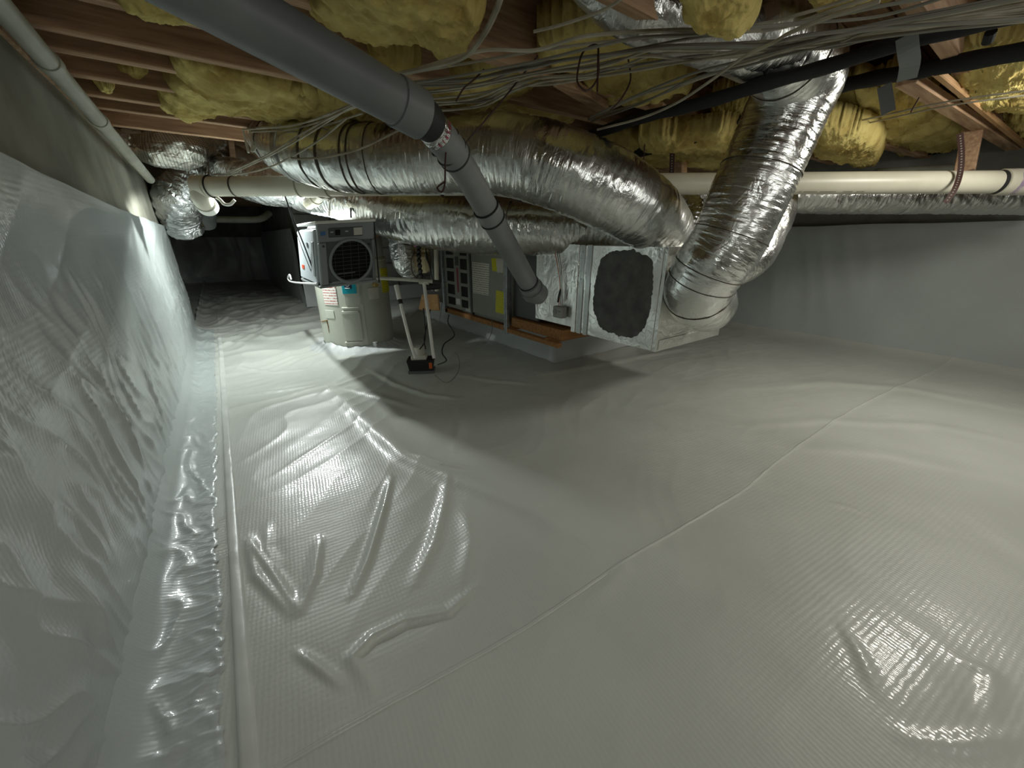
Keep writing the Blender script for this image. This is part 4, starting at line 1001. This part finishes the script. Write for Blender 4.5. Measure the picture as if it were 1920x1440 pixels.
# cream PVC main across the whole space
Wv0, Wv1 = at(368, 350, 2.22), at(1980, 341, 1.90)
def wv(px):  # point on that axis at image column px
    return Wv0.lerp(Wv1, frac_on(Wv0, Wv1, px, 350 - (px - 368) / 1612 * 9))
pv = thing('cream_drain_pipe', 'long level cream plastic drain pipe crossing under the joists', 'pipe', Wv0)
MB().tube([Wv0, Wv1], .052, 36).build('pipe_run', M['pvc'], pv)
axv = (Wv1 - Wv0).normalized()
def sleeve(px, w_, r, m, nm): c = wv(px); MB().tube([c - axv * w_ / 2, c - axv * (w_ / 2 - .002), c + axv * (w_ / 2 - .002), c + axv * w_ / 2], [r - .004, r, r, r - .004], 36).build(nm, m, pv)
sleeve(378, .07, .058, M['pvc'], 'elbow_collar'); sleeve(395, .006, .0605, dk, 'clamp_band'); sleeve(440, .012, .0545, brown, 'clamp_band')
sleeve(590, .16, .059, M['pvc'], 'tee_fitting'); sleeve(562, .005, .0605, M['pvc_old'], 'clamp_band'); sleeve(648, .035, .0535, M['purple'], 'primer_stain')
sleeve(1868, .02, .0545, dk, 'clamp_band'); sleeve(1905, .16, .0595, M['pvc'], 'coupling'); sleeve(1900, .05, .0600, M['purple'], 'primer_stain')
MB().tube(catmull([wv(600) + Vector((0, 0, -.03)), at(592, 372, 2.35), at(578, 382, 2.45)], 10), .035, 24).build('branch', M['pvc'], pv)
MB().tube([at(593, 370, 2.33), at(587, 376, 2.38)], .041, 24).build('branch_collar', M['pvc'], pv)
MB().tube(catmull([wv(376), at(378, 372, 2.24), at(388, 385, 2.3)], 12), .050, 28).build('elbow', M['pvc'], pv)
MB().tube([at(384, 380, 2.27), at(390, 388, 2.32)], .056, 28).build('elbow_rim', M['pvc_white'], pv)
# small printed marks along it
def prints(px0, px1, n, parent):
    mb = MB(); r = random.Random(int(px0))
    for i in range(n):
        px = px0 + (px1 - px0) * i / n; c = wv(px); nr = (O - c); nr = (nr - axv * nr.dot(axv)).normalized(); lo_ = Vector((0, 0, -1)); lo_ = (nr * .62 + (lo_ - axv * lo_.dot(axv)).normalized() * .78).normalized()
        if r.random() < .25: continue
        up_ = axv.cross(lo_); w_ = .003 + .004 * r.random(); h_ = .004; p = c + lo_ * .0524
        mb.plate(p - axv * w_ - up_ * h_, p + axv * w_ - up_ * h_, p + axv * w_ + up_ * h_, p - axv * w_ + up_ * h_, .0008)
    o = mb.build('printed_marks', mat('faded_print', (.40, .37, .30), .6), parent, False); o['kind'] = 'stuff'
prints(725, 835, 24, pv); prints(1500, 1620, 24, pv)
# thin cream hose looping out under the elbow
cord('condensate_hose', 'thin cream hose looping out beneath the cream pipe elbow', [at(402, 368, 2.25), at(412, 374, 2.25), at(421, 383, 2.25), at(432, 383, 2.25), at(440, 375, 2.25)], .0085, M['pvc_white'], 'hose', n=30, seg=12)
cord('condensate_hose', 'white tube dropping from the foil duct to the dehumidifier top', [at(627, 370, 2.35), at(619, 380, 2.38), at(617, 405, 2.4)], .005, M['pvc_white'], 'hose', n=20)
# second pale pipe behind at right top
t = pipe('upper_drain_pipe', 'pale pipe behind the cream drain pipe at the far right', 'pipe', [at(1640, 325, 2.7), at(1990, 306, 2.5)], .03, M['pvc_old'])
# far passage pipe
t = pipe('far_drain_pipe', 'grey-white pipe high in the dark far passage', 'pipe', [ony(385, 411, 6.5), ony(470, 412, 6.5), ony(492, 409, 6.5), ony(505, 400, 6.6)], .04, M['pvc_old'])
# straps of perforated steel round the cream pipe
def perf_strap(label, pts, w_, cat='strap', m=None, holes=True):
    P, L = resample(pts, .012); n = len(P); mb = MB(); fr = []
    vd_ = (O - P[n // 2]).normalized(); t = thing('perforated_strap', label, cat, P[0]); V = []
    for i in range(n):
        tg = (P[min(i + 1, n - 1)] - P[max(0, i - 1)]).normalized(); s_ = tg.cross(vd_).normalized() * w_ / 2
        V += [P[i] - s_, P[i] + s_, P[i] + s_ + vd_ * .0015, P[i] - s_ + vd_ * .0015]
    fs = [(i * 4 + k, i * 4 + (k + 1) % 4, (i + 1) * 4 + (k + 1) % 4, (i + 1) * 4 + k) for i in range(n - 1) for k in range(4)] + [(3, 2, 1, 0), tuple((n - 1) * 4 + k for k in range(4))]
    mb.add(V, fs).build('band', m or M['rubber'], t, False)
    if holes:
        hb_ = MB()
        for i in range(1, n - 1):
            c = P[i] + vd_ * .0018; hb_.cyl(c, c + vd_ * .0006, .0032, 8)
        hb_.build('hole_row', mat('strap_hole', (.25, .23, .2), .6), t, False)
    return t
rs = M['brownwire']
perf_strap('dark perforated strap hanging the cream pipe beside the steep duct', [at(1262, 250, 1.95), at(1260, 300, 2.0), at(1259, 340, 2.02), at(1262, 368, 2.02), at(1266, 382, 2.04)], .024, m=rs)
perf_strap('dark perforated strap hanging the cream pipe near the right edge', [at(1800, 250, 1.80), at(1803, 290, 1.84), at(1800, 325, 1.86), at(1790, 355, 1.86), at(1773, 380, 1.88)], .022, m=rs)
perf_strap('dark perforated strap end curling under the cream pipe by the grey pipe', [at(815, 345, 2.10), at(822, 360, 2.10), at(832, 368, 2.11)], .012, holes=False, m=rs)
# wooden hangers
for lab, a, b, wd in (('dark wooden hanger with pale edge left of the steep duct', (1275, 250, 2.15), (1272, 326, 2.2), .06), ('dark wooden hanger with bright pale edge near the right end', (1838, 172, 1.95), (1808, 322, 2.0), .075)):
    t = thing('wood_hanger', lab, 'lumber', at(*b)); A_, B_ = at(*a), at(*b)
    plank_between(A_, B_, wd, .03, M['joist'], t, 'board')
    off_ = Vector((math.cos(YAW), -math.sin(YAW), 0)) * (wd / 2 + .006); plank_between(A_ + off_, B_ + off_ * .9, .016, .034, M['freshwood'], t, 'pale_edge')
t = thing('wood_post', 'short reddish-brown post between the left cables and cream pipe', 'lumber', at(440, 320, 3.2)); plank_between(at(432, 262, 3.1), at(440, 325, 3.2), .12, .04, M['joist'], t, 'board')

# black insulated refrigerant lines
def lineset(label, pts, r):
    P, L = resample([at(*p) for p in pts], .02); t = thing('insulated_line', label, 'pipe', P[0]); MB().tube(P, [r * (1 + .05 * math.sin(i * .9)) for i in range(len(P))], 16).build('foam_sleeve', M['foam'], t); return t
l2 = lineset('upper black foam-covered line crossing in front of the steep duct', [(1990, 8, .92), (1930, 22, .95), (1690, 80, 1.05), (1560, 122, 1.12), (1440, 155, 1.17), (1320, 192, 1.3), (1200, 222, 1.5), (1085, 262, 1.7), (1040, 280, 1.8)], .020)
l1 = lineset('lower black foam-covered line passing behind the steep duct', [(1990, 82, 1.12), (1935, 93, 1.15), (1760, 125, 1.3), (1590, 158, 1.55), (1490, 190, 1.68), (1395, 226, 1.78), (1290, 262, 1.9), (1180, 290, 2.1)], .026)
MB().tube([at(1858, 60, 1.0), at(1852, 78, 1.02)], .012, 10).build('end_stub', M['foam'], l2)
perf_strap('grey tape strap wrapped round both black lines', [at(1700, 66, 1.0), at(1703, 95, 1.02), at(1706, 120, 1.05), at(1700, 150, 1.1)], .042, m=mat('grey_duct_tape', (.17, .18, .18), .5), holes=False)
perf_strap('loose grey tape end hanging below the black lines', [at(1658, 160, 1.3), at(1662, 185, 1.3), at(1666, 211, 1.3)], .036, m=bpy.data.materials['grey_duct_tape'], holes=False)

# =================================================================== CABLES
def cable(label, px, z, r, m='cable', group=None, jit=0., seed=0, sag=0.):
    rr = random.Random(seed); pts = []
    for i, p in enumerate(px):
        zz_ = z[i] if hasattr(z, '__len__') else z
        pts.append(at(p[0], p[1], p[2]) if len(p) == 3 else onz(p[0] + rr.uniform(-jit, jit), p[1] + rr.uniform(-jit, jit), zz_ + rr.uniform(-.004, .004)))
    P, L = resample(pts, .012)
    o = MB().tube(P, r, 6).build('cable', M[m], None); return tag(o, label, 'cable', group)
GB = 'cables of the main bundle under the joists'; LB = 'flat off-white electrical cable in the long bundle under the joists'
main = [
 [(720, 160), (800, 152), (880, 150), (1000, 122), (1060, 110), (1170, 95), (1260, 82), (1420, 82), (1500, 72), (1640, 45), (1930, -12)],
 [(740, 172), (860, 165), (1000, 133), (1100, 115), (1200, 100), (1320, 96), (1450, 82), (1600, 55), (1930, 8)],
 [(760, 185), (900, 172), (1000, 150), (1090, 140), (1150, 128), (1300, 103), (1420, 92), (1560, 72), (1640, 52), (1930, 18)],
 [(800, 198), (900, 186), (960, 160), (1040, 152), (1150, 138), (1300, 112), (1420, 100), (1560, 80), (1640, 60), (1930, 28)],
 [(780, 160), (900, 140), (1000, 112), (1100, 92), (1200, 75), (1300, 62), (1400, 55), (1500, 40), (1650, 15), (1800, -15)],
 [(760, 190), (880, 183), (1000, 142), (1120, 122), (1240, 92), (1400, 85), (1540, 66), (1700, 38), (1930, 0)],
 [(1100, 222), (1200, 185), (1300, 148), (1400, 118), (1500, 88), (1640, 64), (1930, 34)],
 [(1105, 226), (1205, 192), (1305, 152), (1405, 123), (1505, 90), (1640, 68), (1930, 40)],
 [(1110, 215), (1190, 184), (1290, 142), (1400, 112), (1500, 82), (1640, 60), (1930, 30)],
 [(790, 128), (900, 100), (1000, 98), (1100, 72), (1260, 57), (1340, 60), (1450, 50), (1560, 20), (1640, -5)],
 [(1000, 60), (1060, 42), (1130, 22), (1180, -8)],
 [(700, 152), (780, 135), (880, 118), (1000, 100), (1100, 80), (1250, 62), (1400, 48), (1520, 22), (1620, -8)],
]
for i, p in enumerate(main): cable(LB, p, 1.285 + .012 * (i % 4), .0038 if i % 3 else .0046, 'cable' if i % 4 else 'cable_grey', GB, 5, i)
for i in range(7): cable(LB, [(q[0], q[1] + 5 + (i % 3) * 3) for q in main[i]], 1.29 + .01 * (i % 3), .0034, 'cable' if i % 2 else 'cable_grey', GB, 9, 50 + i)
cable('thick grey cable curving down from the top edge beside the grey pipe', [(945, -25), (930, 20), (905, 68), (868, 108), (800, 127), (740, 140)], 1.27, .0062, 'cable')
cable('single off-white cable sweeping diagonally across the black lines', [(1120, 243), (1200, 222), (1265, 195), (1320, 160), (1390, 110), (1450, 80), (1480, 62), (1555, 32), (1650, 2)], 1.235, .0042)
cable('upper of two thin cables strung before the yellow batts at right', [(1540, 243), (1650, 218), (1780, 190), (1960, 165)], 1.33, .0032)
cable('lower of two thin cables strung before the yellow batts at right', [(1540, 249), (1650, 226), (1780, 198), (1960, 174)], 1.33, .0032)
cable('thin cable crossing low over the big foil duct near the grey pipe', [(545, 296), (570, 298), (625, 292), (680, 277), (750, 243)], [1.14, 1.14, 1.16, 1.19, 1.25], .0042)
GL = 'cables fanning over the left joists'
L2 = 'off-white cable fanning out over the left joists'
for i, p in enumerate([
  [(455, 243), (500, 240), (560, 233), (620, 212), (665, 195), (730, 178)], [(470, 247), (540, 243), (600, 228), (655, 205), (720, 185)],
  [(480, 240), (540, 236), (600, 222), (650, 200), (710, 180)], [(500, 262), (530, 262), (560, 248), (610, 235), (680, 212)],
  [(430, 328, 2.15), (500, 295, 1.85), (560, 262, 1.62), (620, 225, 1.5), (660, 200, 1.42), (720, 182, 1.35)], [(425, 326, 2.15), (500, 291, 1.83), (565, 252, 1.60), (625, 218, 1.48), (700, 186, 1.37)],
  [(400, 327, 2.18), (450, 326, 2.1), (500, 315, 1.9), (545, 295, 1.72), (600, 262, 1.6), (650, 222, 1.48)]]):
    cable(['topmost off-white cable of the fan over the left joists', 'second off-white cable of the fan over the left joists', 'third off-white cable of the fan, under its two upper neighbours',
           'off-white cable of the fan starting above the big foil duct', 'upper of two long cables slanting down to the cream pipe elbow', 'lower of two long cables slanting down to the cream pipe elbow',
           'sagging cable resting along the cream pipe top then rising right'][i], p, 1.30, .0040, 'cable', GL, 0, 80 + i)
for lab, p in (('white cable end dropping to the left of the fan of cables', [(456, 243), (460, 262), (466, 286)]), ('white cable end bent into a hook beside the dropped one', [(468, 247), (474, 265), (472, 284), (480, 274), (478, 255), (490, 246)])):
    tag(MB().tube(catmull([at(*q, 1.95) for q in p], 24), .0055, 8).build('cable', M['pvc_white'], None), lab, 'cable')
GW = None
for lab, p, d in (
  ('red-brown wire hanging in a narrow loop under the bundle', [(1122, 85), (1110, 85), (1092, 100), (1084, 130), (1083, 155), (1098, 170), (1113, 160), (1122, 140), (1122, 112), (1122, 88)], 1.02),
  ('short red-brown wire hanging straight beside the loop', [(1122, 88), (1121, 130), (1120, 172)], 1.01),
  ('red-brown wire bowed from the bundle down to the left', [(1178, 110), (1182, 150), (1165, 185), (1145, 207)], 1.15),
  ('dark wire bent off the bundle by the grey pipe', [(908, 130), (888, 150), (870, 165), (855, 190)], 1.15),
  ('thin brown wire trailing from joists across the big duct', [(1008, 105), (940, 190), (880, 260), (860, 285)], 1.25),
  ('brown wire knotted over the grey pipe clamps', [(845, 235), (838, 270), (835, 300), (834, 345), (828, 360), (820, 352), (834, 340)], 1.12),
  ('thin brown wire hanging beside the steep duct', [(1215, 235), (1208, 280), (1206, 325)], 1.9),
  ('thin wire hung from a joist above the tied foil', [(378, 230), (382, 255), (388, 285), (392, 330)], 2.6),
  ('thin brown wire slanting below the black lines', [(1742, 148), (1725, 180), (1708, 210)], 1.5)):
    tag(MB().tube(catmull([at(*q, d) for q in p], 40), .0026, 6).build('wire', M['brownwire'], None), lab, 'wire')
cord('tie_wire', 'dark tie wire knotted round the left foil branch', [at(390, 290, 3.0), at(402, 285, 2.95), at(395, 300, 2.95), at(385, 310, 2.95), at(372, 320, 2.98)], .006, M['black'], 'wire')

# =================================================================== INSULATION
def batt(label, px, z, thick, seed, slope=0., ragged=.32, depth=.10, name='insulation_batt'):
    """hanging glass-wool batt: underside outline given in pixels on the plane z, bulging downward"""
    P = [Vector((p[0], p[1], z)) if abs(p[0]) < 12 else onz(p[0], p[1], z) for p in px]; c = sum(P, Vector((0, 0, 0))) / len(P)
    m_ = len(P); N = 140; rings = 34; V = []
    # radius as function of angle
    prof_ = []
    Pc = catmull(P + [P[0]], N + 1)[:N]
    up = []
    r_ = random.Random(seed)
    k = np.arange(N)
    rag = 1 + ragged * (pn(k * .21, k * 0 + .5, seed) * .5 + pn(k * .6, k * 0, seed + 3) * .4 + pn(k * 1.37, k * 0, seed + 5) * .3)
    rag[-6:] = np.linspace(rag[-6], rag[0], 6)
    O_ = np.array([[q.x, q.y] for q in Pc]) ; cc = np.array([c.x, c.y])
    rows = []
    for j in range(rings + 1):
        f = j / rings; g = math.sin(f * math.pi / 2)
        XY = cc + (O_ - cc) * (g * (rag[:, None] ** (f * f)))
        bul = thick * (math.cos(f * math.pi / 2) ** .35)
        no = fbm(XY[:, 0] * 7, XY[:, 1] * 7, 4, seed) * thick * .42 + .010 * fbm(XY[:, 0] * 28, XY[:, 1] * 28, 3, seed + 2)
        lump = thick * .5 * (1 - np.abs(pn(XY[:, 0] * 5, XY[:, 1] * 5, seed + 7)) * 2)
        XY[:, 0] = np.clip(XY[:, 0], -.3, 4.07)
        rows.append(np.stack([XY[:, 0], XY[:, 1], z + depth * f ** 3 * .5 - bul + no + lump * .3], -1))
    top = rows[-1].copy(); top[:, 2] = z + depth; rows.append(top)
    t2 = top.copy(); t2[:, :2] = cc + (t2[:, :2] - cc) * .05; rows.append(t2)
    V = np.concatenate(rows[::-1])
    o = grid_mesh(name, V, len(rows), N, M['batt'], None, True)
    return tag(o, label, 'insulation', None)
Z = 1.38
batt('ragged yellow batt sagging over the left joists above the cable fan', [(318, 118), (400, 130), (480, 150), (560, 165), (600, 185), (640, 195), (560, 228), (500, 222), (420, 200), (340, 222), (300, 200), (330, 160)], Z, .045, 1)
batt('yellow batt hanging below the cable fan, beside the grey pipe', [(560, 170), (640, 180), (720, 215), (700, 238), (640, 225), (560, 235), (520, 228)], Z, .05, 2)
batt('small torn yellow wisp between the third and fourth left joists', [(205, 130), (260, 132), (285, 145), (270, 156), (220, 140)], 1.42, .02, 3)
batt('tiny torn yellow wisp by the left wall pipe', [(175, 158), (215, 162), (210, 176), (192, 172)], 1.41, .02, 4)
batt('yellow batt edge at the top left of the picture', [(190, -30), (330, -20), (400, 20), (370, 40), (290, 30), (220, 5)], 1.40, .03, 5)
batt('large dark-lit yellow batt overhead to the right of the grey pipe', [(600, -60), (800, -80), (900, -30), (895, 30), (850, 90), (800, 62), (740, 68), (660, 70), (590, 20)], 1.38, .045, 6)
batt('yellow batt lobe hanging above the bend of the thick grey cable', [(810, 20), (900, 10), (890, 70), (850, 108), (810, 98), (780, 60)], 1.36, .04, 7)
batt('narrow yellow batt strip seen between grey pipe and wood', [(690, 95), (760, 108), (790, 125), (740, 130), (700, 118)], Z + .02, .03, 8)
batt('yellow batt behind the middle of the cable bundle', [(760, 150), (870, 130), (960, 125), (1010, 160), (930, 200), (830, 190), (780, 185)], 1.43, .05, 9)
batt('dim yellow batt above the hanging brown loop', [(1010, 70), (1130, 55), (1220, 70), (1190, 110), (1090, 140), (1020, 110)], 1.43, .04, 10)
batt('yellow batt patch behind the hanging brown loop', [(1070, 140), (1180, 120), (1260, 130), (1290, 170), (1200, 190), (1110, 180)], 1.42, .045, 11)
batt('dim yellow batt above the big duct, right of the grey pipe', [(900, 185), (1000, 180), (1080, 215), (1040, 240), (950, 225)], 1.44, .04, 12)
batt('shaggy yellow tuft hanging in front of the top cables', [(1272, -20), (1330, -50), (1400, -30), (1418, 20), (1400, 62), (1370, 70), (1320, 45), (1285, 30)], 1.27, .028, 13, depth=.06)
batt('broad yellow batt beyond the steep duct, under the black lines', [(1560, 175), (1660, 165), (1740, 195), (1820, 270), (1780, 305), (1700, 290), (1620, 262), (1570, 235)], 1.41, .045, 14)
batt('yellow batt filling the bay at the upper right edge', [(1780, 130), (1880, 105), (1960, 110), (1960, 200), (1880, 205), (1800, 175)], 1.40, .045, 15)
batt('pale yellow batt edge between the two black lines', [(1760, 98), (1850, 70), (1960, 55), (1960, 90), (1860, 105)], 1.42, .03, 16)
batt('yellow batt low at the right end above the pale pipe', [(1840, 225), (1940, 215), (1980, 300), (1900, 275)], 1.41, .04, 17)
batt('ragged yellow batt fringe just right of the steep duct', [(1535, 240), (1600, 250), (1650, 278), (1640, 312), (1580, 305), (1520, 290)], 1.27, .03, 18, ragged=.1)
batt('yellow batt fringe left of the steep duct above cream pipe', [(1195, 265), (1290, 262), (1380, 262), (1370, 318), (1290, 312), (1200, 310)], 1.27, .03, 19, ragged=.1)
batt('yellow batt scrap behind the second duct top', [(1120, 285), (1200, 280), (1250, 305), (1200, 318), (1140, 305)], 1.27, .02, 20, ragged=.1)
batt('yellow batt patch beside the black line left of the steep duct', [(1330, 200), (1400, 188), (1410, 225), (1340, 235)], 1.42, .03, 21)
batt('yellow batt in the dark over the far passage', [(-.1, 5.3), (.8, 5.2), (.8, 6.6), (.3, 6.8), (-.2, 6.4)], 1.42, .08, 22)
batt('dark yellow batt filling the bay behind the left cables', [(640, 215), (760, 215), (830, 245), (760, 262), (660, 250)], 1.42, .05, 23)
batt('yellow batt above the cables near the top right corner', [(1500, -30), (1640, -60), (1700, -20), (1600, 20), (1520, 10)], 1.42, .03, 24)
